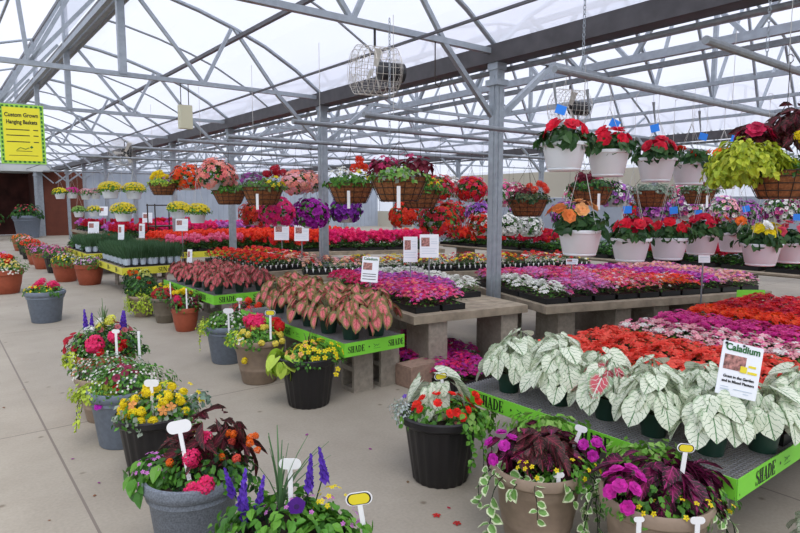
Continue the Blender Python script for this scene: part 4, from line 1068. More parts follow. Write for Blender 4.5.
# near left column
mk('flower_planter','grey granite look pot of hot pink geraniums and dark spiky foliage',(.86,2.62),'granite',.215,.40,[
 ('leaf','green_foliage','oval','leaf',(G1,G2,G3),130,.075,.05,(-.75,.0,.05),(.5,.6,.5),.3),
 ('leaf','mixed_foliage','kite','leaf',(G1,G2,GD),520,.045,.03,(.25,.1,.05),(1.05,.85,.6),.2),
 ('leaf','dark_leaves','oval','coleus_rust',((1,1,1),),70,.15,.05,(.25,.35,.45),(.75,.5,.75),-.3),
 ('at','pom',HOT,.040,[(.12,-.35,.62),(.25,-.75,.1),(.28,.0,.85),(.5,-.72,.22)],'geranium_blossom'),
 ('heads','pom',ORG,.017,11,(.95,.2,.5),(.42,.4,.5),'lantana_blossom'),('at','pom',CORAL,.02,[(.95,-.1,.5),(.75,.25,.7)],'lantana_blossom'),('at','pom',ORG,.018,[(-.35,-.3,.5)],'lantana_blossom'),
 ('dots','disc',LAV,.010,30,(-.75,-.2,.15),(.4,.4,.5),'tiny_pink_blossoms'),('dots','disc',YEL,.007,14,(0,.1,.7),(.4,.3,.3),'tiny_yellow_blossoms')],11)
mk('flower_planter','planter of blue salvia and lush green leaves at the bottom edge',(1.02,1.98),'black_pot',.20,.36,[
 ('leaf','green_foliage','oval','leaf',(G2,G3,G1),460,.05,.032,(-.2,0,.15),(1.35,.9,.62),.1),
 ('leaf','green_foliage','oval','leaf',(G2,G3),200,.05,.032,(.7,-.3,.1),(.7,.7,.5),.1),
 ('spikes',VIO,.12,[(-.95,0,.75),(-.65,.1,.65),(-.85,-.2,.6),(.30,.2,1.0),(.58,.25,1.15),(-1.25,.3,.8)]),
 ('blades',16,.36,(.10,.20,.08),(-.25,.1,.4)),('at','trumpet',(.08,.01,.22),.036,[(.25,-.9,.18),(.12,-.2,.72)],'petunia_blossom'),
 ('dots','disc',YEL,.011,14,(.75,.1,.6),(.35,.3,.35),'yellow_blossoms'),('dots','disc',LAV,.010,24,(.3,-.1,.4),(1,.6,.4),'tiny_violet_blossoms')],12)
mk('flower_planter','black ribbed pot of yellow marigolds and orange daisies',(.97,3.60),'black_pot',.215,.38,[
 ('leaf','green_foliage','kite','leaf',(G1,G2,GREY),620,.04,.028,(.1,0,.1),(1.1,.95,.62),.2),
 ('heads','pom',YEL,.026,30,(.1,-.05,.25),(.9,.8,.62),'marigold_blossom'),('heads','disc',(.86,.36,.10),.030,9,(.1,-.2,.35),(.8,.7,.5),'daisy_blossom'),('heads','disc',YEL,.018,18,(.4,.1,.35),(.9,.8,.6),'marigold_blossom'),
 ('at','pom',WHT,.026,[(.95,.2,.45)],'white_blossom'),('at','trumpet',(.45,.02,.40),.030,[(-.85,-.1,.30),(-.7,-.3,.15)],'petunia_blossom'),
 ('leaf','silver_foliage','oval','leaf',((.16,.24,.18),),40,.04,.03,(1.1,.3,.3),(.35,.4,.4),.1)],13)
mk('flower_planter','blue grey pot of white alyssum, lime creeper and burgundy petunias',(.94,4.22),'bluegrey',.215,.38,[
 ('leaf','green_foliage','kite','leaf',(G1,G2,G3),620,.035,.022,(.25,0,.15),(1.2,.95,.75),.1),
 ('leaf','lime_creeper','kite','leaf',(LIME,(.38,.50,.06)),260,.035,.024,(-.75,-.25,.0),(.65,.6,.45),.7),('leaf','lime_creeper','kite','leaf',(LIME,),60,.035,.024,(1.25,.1,.1),(.35,.4,.3),.5),
 ('vine','lime_trail','leaf',(LIME,),.03,.022,[(200,.35),(215,.28),(180,.22)],.022),
 ('heads','trumpet',(.30,.03,.08),.028,11,(.15,-.3,.55),(.45,.4,.35),'petunia_blossom'),('dots','disc',WHT,.008,120,(.2,-.1,.2),(1.2,.95,.7),'alyssum_blossoms'),('at','trumpet',RED,.03,[(.1,-.55,.30)],'petunia_blossom'),('at','double',(.5,.02,.45),.03,[(-.3,-.9,-.15)],'violet_blossom')],14)
mk('flower_planter','tan pot hidden under white flowers in the left row',(.94,4.78),'tan_pot',.19,.34,[
 ('leaf','green_foliage','kite','leaf',(G1,G2,GREY),620,.035,.022,(.3,0,.2),(1.5,.95,.75),.1),('dots','disc',WHT,.009,110,(.2,-.1,.2),(1.35,.95,.7),'alyssum_blossoms'),
 ('at','disc',(.60,.25,.12),.03,[(-.9,-.4,.3)],'daisy_blossom')],15)
mk('flower_planter','terracotta pot of hot pink geraniums, blue salvia and red petunias',(1.05,5.22),'terra',.225,.40,[
 ('leaf','green_foliage','kite','leaf',(G1,G2,GD),900,.045,.03,(.1,0,.35),(1.25,.95,.8),.2),
 ('leaf','lime_creeper','kite','leaf',(LIME,),200,.035,.024,(-.85,-.4,-.05),(.4,.5,.45),.6),
 ('at','pom',HOT,.075,[(.05,-.75,.62)],'geranium_blossom'),('at','pom',HOT,.055,[(.62,-.5,.85)],'geranium_blossom'),('at','pom',RED,.035,[(.25,-.85,.35),(.95,-.5,.6),(.8,-.6,.45)],'geranium_blossom'),
 ('heads','trumpet',(.45,.01,.03),.028,14,(-.85,-.2,.4),(.45,.5,.5),'petunia_blossom'),('heads','trumpet',(.5,.12,.14),.026,12,(.3,.1,.9),(.6,.4,.35),'petunia_blossom'),
 ('spikes',VIO,.13,[(-.75,.2,1.1),(-.6,.3,.95),(.65,.2,1.15),(.5,.3,1.1)]),('blades',14,.32,(.12,.20,.08),(-.1,.2,.8)),
 ('at','pom',(.75,.75,.10),.045,[(.2,.1,1.3),(-.15,.1,1.05)],'yellow_blossom'),('at','pom',WHT,.04,[(-.2,.2,1.2),(-.5,.0,.95)],'white_blossom'),('dots','disc',WHT,.010,70,(0,-.4,.1),(1,.7,.5),'alyssum_blossoms')],16)
mk('flower_planter','grey pot of pink geraniums and yellow flowers alone on the left',(1.16,9.25),'bluegrey',.245,.42,[
 ('leaf','green_foliage','kite','leaf',(G1,G2),520,.045,.03,(0,0,.05),(.95,.9,.5),.2),('heads','pom',HOT,.05,4,(.1,0,.4),(.5,.5,.3),'geranium_blossom'),('at','pom',HOT,.06,[(.45,-.1,.5),(-.3,0,.5)],'geranium_blossom'),
 ('dots','disc',YEL,.02,30,(-.1,-.4,.15),(.8,.5,.35),'yellow_blossoms'),('dots','disc',RED,.018,14,(-.2,-.2,.3),(.5,.5,.3),'red_blossoms')],17)
mk('flower_planter','terracotta pot of red, yellow and white flowers cut by the left edge',(.98,12.6),'terra',.30,.42,[
 ('leaf','green_foliage','kite','leaf',(G1,G2),620,.05,.035,(0,0,.15),(1.15,1,.75),.2),('dots','disc',WHT,.018,90,(.2,-.4,.0),(.9,.6,.4),'white_blossoms'),('dots','disc',(.8,.65,.15),.024,50,(.3,-.2,.3),(.7,.6,.5),'yellow_blossoms'),('heads','pom',SCAR,.05,10,(-.1,0,.6),(.7,.6,.4),'red_blossom'),('dots','disc',LAV,.02,24,(-.3,.2,.9),(.5,.4,.3),'violet_blossoms')],18)
# row at the left of the benches, far
far = [(2.40,12.95,'terra',.27,.40,'terracotta pot of white and lilac flowers beside the yellow banner table',[(WHT,.02,40,(0,0,.25)),(LAV,.018,60,(.2,-.2,.2))],None),
 (2.12,13.75,'terra',.26,.38,'terracotta pot of yellow flowers just behind the lilac one',[(YEL,.022,50,(0,0,.3)),(WHT,.018,30,(0,0,.4))],None),
 (2.24,15.6,'black_pot',.29,.40,'black pot of pink flowers in the far row',[(PINK,.025,40,(0,0,.3)),((.35,.02,.12),.025,40,(0,.2,.5))],None),
 (2.12,16.7,'terra',.27,.38,'terracotta pot of violet flowers in the far row',[(LAV,.025,50,(0,0,.3))],None),
 (2.15,18.0,'terra',.27,.38,'terracotta pot of mixed flowers farther along the far row',[(PINK,.025,50,(0,0,.3)),(RED,.03,20,(0,0,.4))],None),
 (2.2,19.8,'black_pot',.27,.38,'dark pot of red flowers near the end of the aisle',[(SCAR,.035,50,(0,0,.35))],None),
 (2.3,21.6,'black_pot',.27,.38,'dark pot of pale flowers near the end of the aisle',[(PALE,.03,50,(0,0,.3))],None),
 (2.35,23.4,'terra',.27,.38,'terracotta pot last in the far row',[(ORG,.03,50,(0,0,.3))],None),
 (1.4,25.5,'terra',.27,.38,'terracotta pot of red flowers by the far doorway',[(RED,.04,50,(0,0,.3))],None)]
for i, (x, y, kd, R, h, lab, fl, _) in enumerate(far):
    it = [('leaf','foliage','kite','leaf',(G1,G2,OLV),420,.05,.035,(0,0,.1),(1.15,1.1,.65),.3)] + [('dots','disc',c,r_,n,o,(1.0,.95,.5),'blossoms') for c, r_, n, o in fl]
    mk('flower_planter', lab, (x,y), kd, R, h, it, 30+i)
mk('large_planter','big grey planter with dark foliage standing in the far doorway',(3.45,31.6),'bluegrey',.58,1.0,[('leaf','foliage','oval','leaf',(GD,G1),320,.16,.09,(0,0,.2),(1.1,1,.8),.3),('dots','disc',(.5,.05,.08),.05,30,(0,0,.5),(.9,.8,.5),'blossoms')],45)
mk('large_planter','reddish planter with white flowers inside the far doorway, at the left',(1.9,30.3),'terra',.45,.8,[('leaf','foliage','oval','leaf',(GD,G1),260,.16,.09,(0,0,.2),(1.1,1,.8),.3),('dots','disc',WHT,.06,26,(0,0,.5),(.9,.8,.5),'blossoms')],46)
mk('leafy_plant','tall leafy green plant inside the far doorway',(1.9,33.6),'white_pot',.4,1.3,[('leaf','foliage','oval','leaf',(G1,G2),260,.22,.12,(0,0,.9),(1.3,1.2,1.5),.3)],47)
# mid row
mk('flower_planter','small terracotta pot with red geranium, yellow and white flowers',(2.45,7.52),'terra',.17,.30,[
 ('leaf','green_foliage','kite','leaf',(G1,G2,BURG,GD),420,.045,.03,(0,0,.2),(1.1,1,.95),.2),('at','pom',HOT,.05,[(-.35,-.5,.8)],'geranium_blossom'),('at','pom',RED,.035,[(-.1,-.6,.5)],'geranium_blossom'),
 ('at','disc',WHT,.035,[(.55,-.4,.8),(.7,-.4,.6),(.5,-.5,.55)],'white_blossom'),('heads','pom',YEL,.028,8,(-.2,.1,1.0),(.7,.5,.45),'yellow_blossom'),('leaf','dark_leaves','oval','coleus_rust',((1,1,1),),50,.07,.04,(.55,.2,.6),(.6,.6,.8),.1)],51)
mk('flower_planter','dark olive pot of deep red pansies with yellow flowers',(2.42,8.22),'darktan_pot',.185,.34,[
 ('leaf','green_foliage','kite','leaf',(G1,G2,GD),360,.045,.03,(0,0,.15),(1.1,1,.8),.2),('dots','disc',(.42,.01,.02),.032,44,(0,-.1,.3),(.9,.8,.6),'red_pansies'),('dots','disc',YEL,.026,14,(-.2,.1,.75),(.7,.5,.4),'yellow_pansies')],52)
mk('flower_planter','lime green creeping plant covering its pot to the floor',(2.30,8.85),'tan_pot',.18,.30,[
 ('leaf','lime_creeper','kite','leaf',(LIME,(.34,.46,.05)),900,.04,.026,(.1,-.1,-.7),(1.35,1.3,1.5),.8),('leaf','dark_foliage','kite','leaf',(GD,G1),380,.055,.035,(-.1,.2,.6),(1.3,1.1,1.0),.2),('at','pom',SCAR,.03,[(-.2,-.1,1.5),(.5,.1,1.1)],'red_blossom')],53)
mk('flower_planter','dark pot of orange flowers and yellow leaves behind the lime creeper',(2.42,9.6),'black_pot',.18,.34,[
 ('leaf','green_foliage','kite','leaf',(GD,G1),420,.055,.035,(0,.2,.5),(1.2,1.1,1.0),.2),('leaf','yellow_leaves','oval','leaf',((.55,.58,.16),),20,.08,.05,(.6,0,1.2),(.4,.4,.4),.1),('heads','pom',ORG,.035,5,(-.3,0,1.0),(.7,.5,.4),'orange_blossom')],54)
mk('flower_planter','grey pot of white flowers and lime trails beside the middle bench',(2.30,5.78),'bluegrey',.225,.38,[
 ('leaf','green_foliage','kite','leaf',(G1,G2,G3),620,.04,.026,(0,0,.1),(1.1,.95,.65),.2),('leaf','lime_creeper','kite','leaf',(LIME,),160,.035,.024,(-.8,-.3,0),(.45,.5,.5),.8),
 ('vine','lime_trail','leaf',(LIME,),.03,.022,[(215,.30),(200,.22)],.022),('dots','disc',WHT,.014,60,(.2,-.2,.2),(.95,.8,.55),'white_blossoms'),('dots','disc',(.45,.12,.16),.018,36,(.6,.2,.6),(.6,.5,.55),'dusky_pink_blossoms')],55)
mk('flower_planter','tan pot with pink geranium head and yellow flowers left of the black pot',(2.25,4.95),'tan_pot',.225,.40,[
 ('leaf','green_foliage','kite','leaf',(G1,G2,G3),560,.04,.028,(0,0,.1),(1.05,.95,.65),.2),('leaf','lime_creeper','kite','leaf',(LIME,G3),200,.04,.026,(-.75,-.2,.1),(.5,.6,.5),.6),
 ('at','pom',HOT,.065,[(-.25,-.1,.85),(.05,.0,.85),(-.05,-.25,.75)],'geranium_blossom'),('at','pom',RED,.05,[(.75,-.1,.8),(.9,-.2,.65)],'geranium_blossom'),
 ('heads','pom',(.85,.72,.12),.028,16,(.2,-.5,.15),(.85,.5,.55),'yellow_blossom'),('dots','disc',WHT,.014,30,(-.4,-.5,.1),(.5,.4,.35),'white_blossoms'),('at','pom',YEL,.028,[(-.35,-.85,-.55)],'yellow_blossom')],56)
mk('flower_planter','black ribbed pot with lime sweet potato leaves and yellow blossoms',(2.30,4.14),'black_pot',.235,.40,[
 ('leaf','green_foliage','kite','leaf',(G1,G2,G3),460,.04,.028,(.2,0,.05),(1.05,.9,.5),.2),('leaf','lime_leaves','heart','leaf',((.42,.62,.07),(.50,.66,.09)),46,.12,.10,(-.72,-.3,.0),(.5,.5,.42),.6),
 ('heads','disc',YEL,.022,40,(.35,-.1,.25),(.85,.75,.45),'calibrachoa_blossom'),('heads','disc',(.88,.42,.16),.024,14,(-.1,-.2,.25),(.6,.6,.4),'calibrachoa_blossom'),('at','disc',YEL,.024,[(1.0,-.6,-.35),(1.05,-.5,-.2)],'calibrachoa_blossom'),
 ('blades',10,.26,(.09,.07,.05),(0,.1,.1)),('at','disc',YEL,.024,[(.75,-.3,.4),(.95,-.2,.25)],'calibrachoa_blossom')],57)
# near right column
blk = mk('flower_planter','black ribbed pot of white caladium and red begonias in mid aisle',(2.26,2.52),'black_pot',.232,.40,[
 ('leaf','green_foliage','oval','leaf',(G1,G2,G3),300,.04,.03,(.1,-.1,.1),(1.0,.85,.4),.3),('leaf','ivy_foliage','oval','leaf',(G2,G3,GL),190,.042,.034,(.7,-.4,.05),(.6,.55,.42),.7),
 ('leaf','caladium_leaves','heart','white_calad',((1,1,1),),26,.17,.11,(-.05,.35,.35),(.72,.5,.72),.5),
 ('leaf','white_blue_foliage','kite','leaf',((.50,.56,.55),GREY),160,.022,.014,(-.95,-.1,.15),(.3,.4,.4),.3),('leaf','coral_coleus','oval','leaf',((.40,.14,.10),OLV),26,.04,.03,(.1,-.5,.1),(.4,.3,.25),.2),
 ('heads','double',(.80,.02,.012),.026,20,(.05,-.3,.30),(.75,.6,.42),'begonia_blossom'),('at','double',(.82,.03,.012),.028,[(.85,-.1,.62),(.92,-.1,.45),(-.6,-.3,.45)],'begonia_blossom'),('at','disc',VIO,.016,[(-.9,.0,.55)],'violet_blossom'),
 ('vine','ivy_trail','leaf',(G2,G3),.035,.03,[(300,.30),(320,.34),(340,.28)],.026)],61)
mk('flower_planter','tan pot of burgundy coleus and variegated vines in the foreground',(2.16,1.73),'tan_pot',.215,.40,[
 ('leaf','green_foliage','kite','leaf',(G1,G2,G3),360,.035,.024,(.4,-.1,.1),(.9,.8,.4),.3),('leaf','coleus_leaves','oval','coleus',((1,1,1),(.6,.6,.5),(1.5,.9,.9)),85,.085,.055,(.05,.1,.30),(1.0,.8,.62),.25),('leaf','rust_coleus_leaves','oval','coleus_rust',((2.6,1.9,1.4),(1.5,2.2,1.2)),75,.10,.06,(.05,-.1,.50),(.6,.5,.45),.35),('leaf','lime_foliage','kite','leaf',(G3,GL),120,.05,.034,(.3,.7,.7),(.9,.4,.3),.3),
 ('heads','double',(.55,.02,.40),.028,7,(-.80,-.2,.45),(.35,.4,.45),'geranium_blossom'),('heads','double',(.55,.02,.40),.028,6,(1.05,.0,.45),(.32,.4,.35),'geranium_blossom'),
 ('vine','variegated_vine','vinca',((1,1,1),),.058,.046,[(185,.26),(212,.38),(236,.16),(255,.24),(292,.14),(335,.20),(352,.45),(5,.5),(200,.14)],.04),
 ('dots','disc',YEL,.012,16,(.2,-.6,.25),(1.0,.4,.3),'yellow_blossoms')],62)
mk('flower_planter','tan pot of magenta coleus at the bottom right edge',(2.26,1.21),'tan_pot',.215,.43,[
 ('leaf','green_foliage','kite','leaf',(G1,G2,G3),420,.035,.024,(.1,-.1,.1),(1.1,.85,.45),.3),('leaf','coleus_leaves','oval','coleus',((1.3,1.2,1.2),(.8,.8,.8)),150,.11,.066,(.15,.1,.3),(.95,.75,.55),.35),('leaf','lime_foliage','kite','leaf',(G3,GL),120,.05,.034,(.1,.8,.55),(.8,.4,.35),.3),
 ('heads','double',(.60,.02,.36),.030,11,(-.72,-.35,.30),(.36,.4,.55),'geranium_blossom'),('dots','disc',YEL,.012,18,(.3,-.7,.1),(1.0,.35,.3),'yellow_blossoms'),
 ('vine','variegated_vine','vinca',((1,1,1),),.05,.04,[(165,.30),(180,.24),(335,.42),(350,.45),(320,.30),(150,.3)],.045)],63)

# plant markers
marker((.815,2.53,.40), 'white T shaped marker in the grey granite pot', hgt=.21, w=.11, lean=-.12, tilt=-.2)
marker((.94,3.52,.43), 'white square topped marker in the marigold pot', hgt=.12, w=.085)
marker((1.02,1.99,.50), 'large white marker behind the blue salvia', hgt=.09, w=.085)
marker((1.20,1.75,.36), 'yellow labelled marker at the bottom edge', True, .13, .10, tilt=-.15)
marker((1.06,4.87,.50), 'white oval marker in front of the hot pink geranium', hgt=.11, w=.06)
marker((1.20,4.78,.48), 'thin white marker right of the hot pink geranium', hgt=.13, w=.025)
marker((2.22,5.55,.42), 'white marker in the grey pot by the middle bench', hgt=.11, w=.10)
marker((2.26,4.72,.50), 'yellow marker above the red geranium in the tan pot', True, .13, .09)
marker((2.32,2.55,.47), 'yellow marker in the black caladium pot', True, .10, .08, tilt=-.2)
marker((2.28,1.64,.43), 'white marker in the burgundy coleus pot', hgt=.12, w=.06, tilt=.35)
marker((2.09,1.56,.37), 'small white label at the rim of the burgundy coleus pot', hgt=.035, w=.05)
marker((2.28,1.12,.49), 'yellow marker in the magenta coleus pot', True, .13, .07, tilt=.1)
marker((2.16,.99,.37), 'white label at the rim of the magenta coleus pot', hgt=.05, w=.055)
marker((2.02,1.14,.37), 'small white label left of the magenta coleus', hgt=.04, w=.04)
marker((2.42,7.36,.38), 'thin white marker in the small terracotta pot', hgt=.16, w=.022)
marker((2.44,8.05,.40), 'thin white marker in the deep red pansy pot', hgt=.14, w=.022)
marker((2.70,6.42,.36), 'white marker in front of the far lime banner', hgt=.13, w=.07)
# red geranium pot in front of the far table
mk('flower_planter','dark pot of scarlet geraniums in front of the far lime banner',(2.88,6.50),'black_pot',.17,.30,[
 ('leaf','green_foliage','kite','leaf',(GD,G1),420,.055,.038,(0,0,.3),(1.3,1.1,.9),.3),('heads','pom',SCAR,.045,6,(0,-.1,.6),(1.1,.8,.6),'geranium_blossom')],64)
# fallen petals on the floor
rng = random.Random(77)
for i in range(26):
    x, y = rng.choice(((rng.uniform(1.2,2.2), rng.uniform(1.6,4.2)), (rng.uniform(.2,.8), rng.uniform(3,7)), (rng.uniform(1.2,2.0), rng.uniform(4,9))))
    mb = MB(); c = rng.choice(((.25,.10,.05),(.45,.02,.06),(.20,.12,.06),(.3,.02,.25))); s = rng.uniform(.008,.02)
    mb.face([V((-s,0,.002)), V((0,-s*.6,.003)), V((s,0,.004)), V((0,s*.6,.002))], c)
    o = build(mb, 'fallen_petal', M['petal'], None, (x,y,.001), (0,0,rng.uniform(0,6))); tag(o, 'small fallen petal or dry leaf lying on the concrete', 'petal', 'fallen petals on the floor')
for i, (x, y, c) in enumerate(((1.83,1.98,(.3,.02,.3)),(1.80,1.90,(.25,.02,.3)),(1.95,2.2,(.6,.02,.02)),(1.98,2.08,(.5,.02,.02)))):
    mb = MB(); disc5(mb, rng, V((0,0,.004)), V((0,0,1)), .022, c); tag(build(mb, 'fallen_blossom', M['petal'], None, (x,y,.002)), 'fallen blossom beside the burgundy coleus pot', 'blossom', 'fallen blossoms by the coleus pot')

# ================================================================= SIGNS
root, card = post_sign(2.70, 1.17, .87, .185, .235, 'white caladium information card on a stake among the white caladiums', title=True, z0=Z1+.001, tiltx=-.15)
root.rotation_euler = (-.05, .23, -YAW)
CS = .185/.235
text('Caladium', 'lettering', card, M['dark_green_ink'], .042, (0,-.004,.093), (PI/2,0,0), .0012)
text('Great in the Garden', 'lettering', card, M['ink'], .017, (0,-.004,-.035), (PI/2,0,0), .0004)
text('and in Mixed Planters', 'lettering', card, M['ink'], .017, (0,-.004,-.056), (PI/2,0,0), .0004)
m = MB(); m.box((.0,-.0052,-.008),(.03,-.0034,.02)); build(m, 'yellow_patch', M['yellow_label'], card)
m = MB(); m.box((.036,-.004,.02),(.07,-.0028,.03)); m.box((.035,-.004,-.008),(.078,-.0028,.003)); build(m, 'yellow_script', M['yellow_label'], card)
m = MB(); m.box((-.075,-.004,-.095),(-.035,-.0028,-.09)); m.box((-.015,-.004,-.088),(.07,-.0028,-.085)); m.box((-.075,-.004,-.083),(-.04,-.0028,-.08)); m.box((.03,-.004,-.10),(.055,-.0028,-.097)); build(m, 'small_print', M['bluewhite'], card)
m = MB(); m.tube([(-.08,-.003,.108),(-.08,-.008,.108)], .006, 8); m.tube([(.0,-.003,.11),(.0,-.008,.11)], .005, 8); build(m, 'pins', M['ink'], card)
def small_sign(x, y, z, w, h, label, z0=0):
    root, card = post_sign(x, y, z, w, h, label, z0=z0)
    m = MB()
    for k, (a, b, zz_) in enumerate(((.06,.42,.30),(.10,.42,.18),(.10,.42,.10),(-.40,.40,-.12),(-.40,.30,-.22),(-.40,.40,-.32))): m.box((a*w,-.0032,zz_*h-.0025),(b*w,-.0022,zz_*h+.0025))
    build(m, 'small_print', M['bluewhite'], card)
    return root
root, card = post_sign(2.98, 4.25, 1.02, .145, .22, 'white card on a stake among the pink caladiums', title=True, z0=Z1+.001, roll=.08)
text('Caladium', 'lettering', card, M['dark_green_ink'], .032, (0,-.004,.09), (PI/2,0,0), .0006)
m = MB(); [m.box((-.06,-.0035,z-.0025),(.055,-.0022,z+.0025)) for z in (-.04,-.06,-.085)]; build(m, 'small_print', M['ink'], card)
small_sign(4.04, 4.70, 1.15, .195, .24, 'larger white information card on the left wooden bench', Z2+.001)
small_sign(4.01, 4.97, 1.10, .15, .27, 'white information card left of the larger one on the wooden bench', Z2+.001)
small_sign(4.45, 8.15, 1.13, .22, .24, 'white card among the pansies beside the second post', Z2+.001)
small_sign(4.9, 9.7, 1.08, .26, .30, 'tilted pale card behind the pansies', 0)
small_sign(4.20, 12.9, 1.12, .26, .26, 'white card in front of the scarlet geraniums', 0)
small_sign(2.98, 8.85, .80, .07, .22, 'narrow white card above the reddish caladiums', Z1+.001)
small_sign(6.35, 3.0, 1.12, .12, .30, 'narrow pale card on a tall stake behind the impatiens', 0)
small_sign(5.62, 4.1, .94, .13, .06, 'small blank white card on the long wooden bench', Z2+.001)
for i, (x, y, z) in enumerate(((3.3,17.0,.95),(3.0,12.9,1.0),(4.6,22,1.3),(5.2,22,1.35),(4.9,18,1.15),(3.5,13.3,1.0))): small_sign(x, y, z, .12 if i % 2 else .28, .30, 'small white plant card standing among the far benches', 0)['group'] = 'far plant cards'

# ================================================================= HANGING PLANTS
BR = RED; bg = ('white pots of red begonias')
zt = 2.47
B = lambda c, n=6, o=(0,-.1,.35): (c, n, o)
up = [(3.44,2.60,2.00,[B((.72,.01,.04),8)],'white hanging pot of red begonias, leftmost of the upper row'),(3.96,2.60,1.975,[B((.72,.01,.04),8)],'white hanging pot of red begonias, second of the upper row'),(4.63,2.60,1.95,[B((.62,.01,.04),9)],'white hanging pot of red begonias, third of the upper row'),
 (5.17,2.60,1.935,[B(SCAR,2,(-.6,-.2,.2))],'white hanging pot of mostly dark leaves in the upper row'),(5.77,2.60,1.91,[B(ORG,6,(-.2,0,.5))],'white hanging pot of orange begonias in the upper row')]
for i, (x, y, z, c, l) in enumerate(up): white_basket(x, y, z, zt, c, l, 100+i)
lo = [(3.76,2.68,1.40,[B((.85,.25,.06),3,(-.6,0,.5)),B((.88,.42,.16),3,(-.1,0,.6))],'white hanging pot of orange begonias, leftmost of the lower row'),(4.50,2.72,1.31,[B((.72,.01,.04),6),B((.60,.01,.05),4,(.5,0,.3))],'white hanging pot of red begonias below the upper row'),
 (4.99,2.66,1.30,[B((.72,.01,.03),9)],'white hanging pot of red begonias, third of the lower row'),(5.48,2.62,1.32,[B((.66,.01,.05),7),B(ORG,2,(.6,0,.4))],'white hanging pot of crimson begonias, fourth of the lower row'),
 (6.14,2.62,1.31,[B(ORG,2,(.3,0,.4))],'white hanging pot of dark leaves in the lower row'),(5.59,2.16,1.25,[B(YEL,6,(.2,0,.4)),B(WHT,2,(-.4,0,.6))],'white hanging pot of yellow begonias in the lower row'),(6.22,2.16,1.235,[B((.80,.10,.16),6,(-.1,0,.5))],'white hanging pot of rose begonias at the right edge')]
for i, (x, y, z, c, l) in enumerate(lo): white_basket(x, y, z, zt, c, l, 120+i, R=.16 if i else .165, tagblue=i in (1,2,3,4,6))
# big lime plant at the right edge
r = coco_basket(4.46, 1.62, 1.80, 2.52, .22, 'large coco basket of lime foliage and dark red coleus at the right edge', 140, [])
g = random.Random(3)
flora(r, [('leaf','lime_leaves','oval','leaf',((.42,.50,.03),(.34,.44,.04),(.55,.60,.06)),1300,.048,.032,(-1.25,-.35,.05),(1.15,.9,.85),.5),('leaf','lime_leaves','oval','leaf',((.42,.50,.03),(.34,.44,.04)),320,.045,.03,(-1.7,-.3,-.25),(.7,.6,.65),.9),
 ('leaf','dark_coleus_leaves','oval','coleus_rust',((1.3,1,1),),130,.12,.07,(.5,.2,1.2),(.75,.7,.8),.2),('leaf','dark_coleus_leaves','oval','coleus_rust',((1.3,1,1),),60,.11,.06,(-.75,.2,1.0),(.5,.5,.4),.2),
 ('heads','double',(.66,.02,.10),.06,5,(-.9,0,1.0),(.45,.4,.35),'red_leaf_rosette'),('at','pom',YEL,.03,[(.0,-.6,1.0),(.15,-.6,.9)],'yellow_blossom')], .22, .18, g)
CB = [(3.22,4.15,1.81,2.31,.255,'largest coco basket of burgundy and green plants right of the second post',[(BURG,(-.5,0,.3),'leaf',14),((.5,.02,.12),(-.5,0,.35),'disc',14),(BURG,(.6,0,.35),'leaf',14),((.55,.04,.15),(.45,0,.5),'disc',6)],True,(G2,GL,GREY)),
 (4.42,5.3,1.73,2.37,.25,'coco basket just right of and behind the largest one',[(RED,(.2,0,.3),'disc',12),(YEL,(.6,0,.2),'disc',6)],False,(G1,G2)),
 (3.48,5.3,1.79,2.37,.25,'coco basket with orange red flowers in front of the second post',[(SCAR,(.1,0,.65),'pom',4),(WHT,(-.4,-.3,.25),'disc',14),(YEL,(.4,-.2,.25),'disc',12)],True,(G2,G3,G1)),
 (3.10,6.6,1.77,2.33,.25,'coco basket of purple and yellow flowers with a deep red top',[((.30,.05,.28),(-.5,0,.3),'disc',24),(YEL,(.6,-.2,.1),'disc',14),((.45,.01,.03),(.55,.2,.5),'pom',7)],True,(G2,OLV)),
 (3.39,8.3,1.76,2.42,.24,'coco basket half hidden below the salmon flower ball',[(SALM,(0,0,.3),'disc',26)],False,(G1,G2)),
 (3.04,10.2,1.90,2.45,.23,'coco basket of yellow and violet flowers, leftmost of the coco baskets',[(YEL,(-.2,0,.4),'pom',12),((.30,.10,.35),(.2,-.2,.1),'disc',20)],False,(G3,LIME)),
 (6.27,5.3,1.63,2.37,.27,'coco basket of dark foliage and red flowers right of the near post',[(BURG,(-.2,0,.2),'leaf',20),((.75,.06,.03),(.4,0,.4),'pom',6),((.5,.05,.12),(-.5,0,.4),'disc',12)],False,(OLV,GD)),
 (6.02,4.15,1.77,2.31,.25,'coco basket of burgundy leaves behind the orange begonia pot',[(BURG,(-.3,0,.4),'leaf',20),((.5,.04,.1),(0,0,.4),'disc',8)],True,(G1,GD)),
 (7.3,4.15,1.74,2.31,.25,'coco basket of grey green trailing leaves among the white pots',[],False,(GREY,(.2,.28,.2))),
 (8.55,4.15,1.76,2.31,.23,'coco basket behind the white pots, farthest right',[(BURG,(0,0,.3),'leaf',10)],True,(G1,GREY)),
 (3.42,3.98,1.62,2.31,.2,'lower coco basket tucked below the largest one',[(MAG,(.3,0,.2),'disc',10)],False,(G1,OLV))]
for i, (x, y, z, rl, R, l, pal, st, lc) in enumerate(CB[:-1]): coco_basket(x, y, z, rl, R, l, 160+i, pal, st, lc)
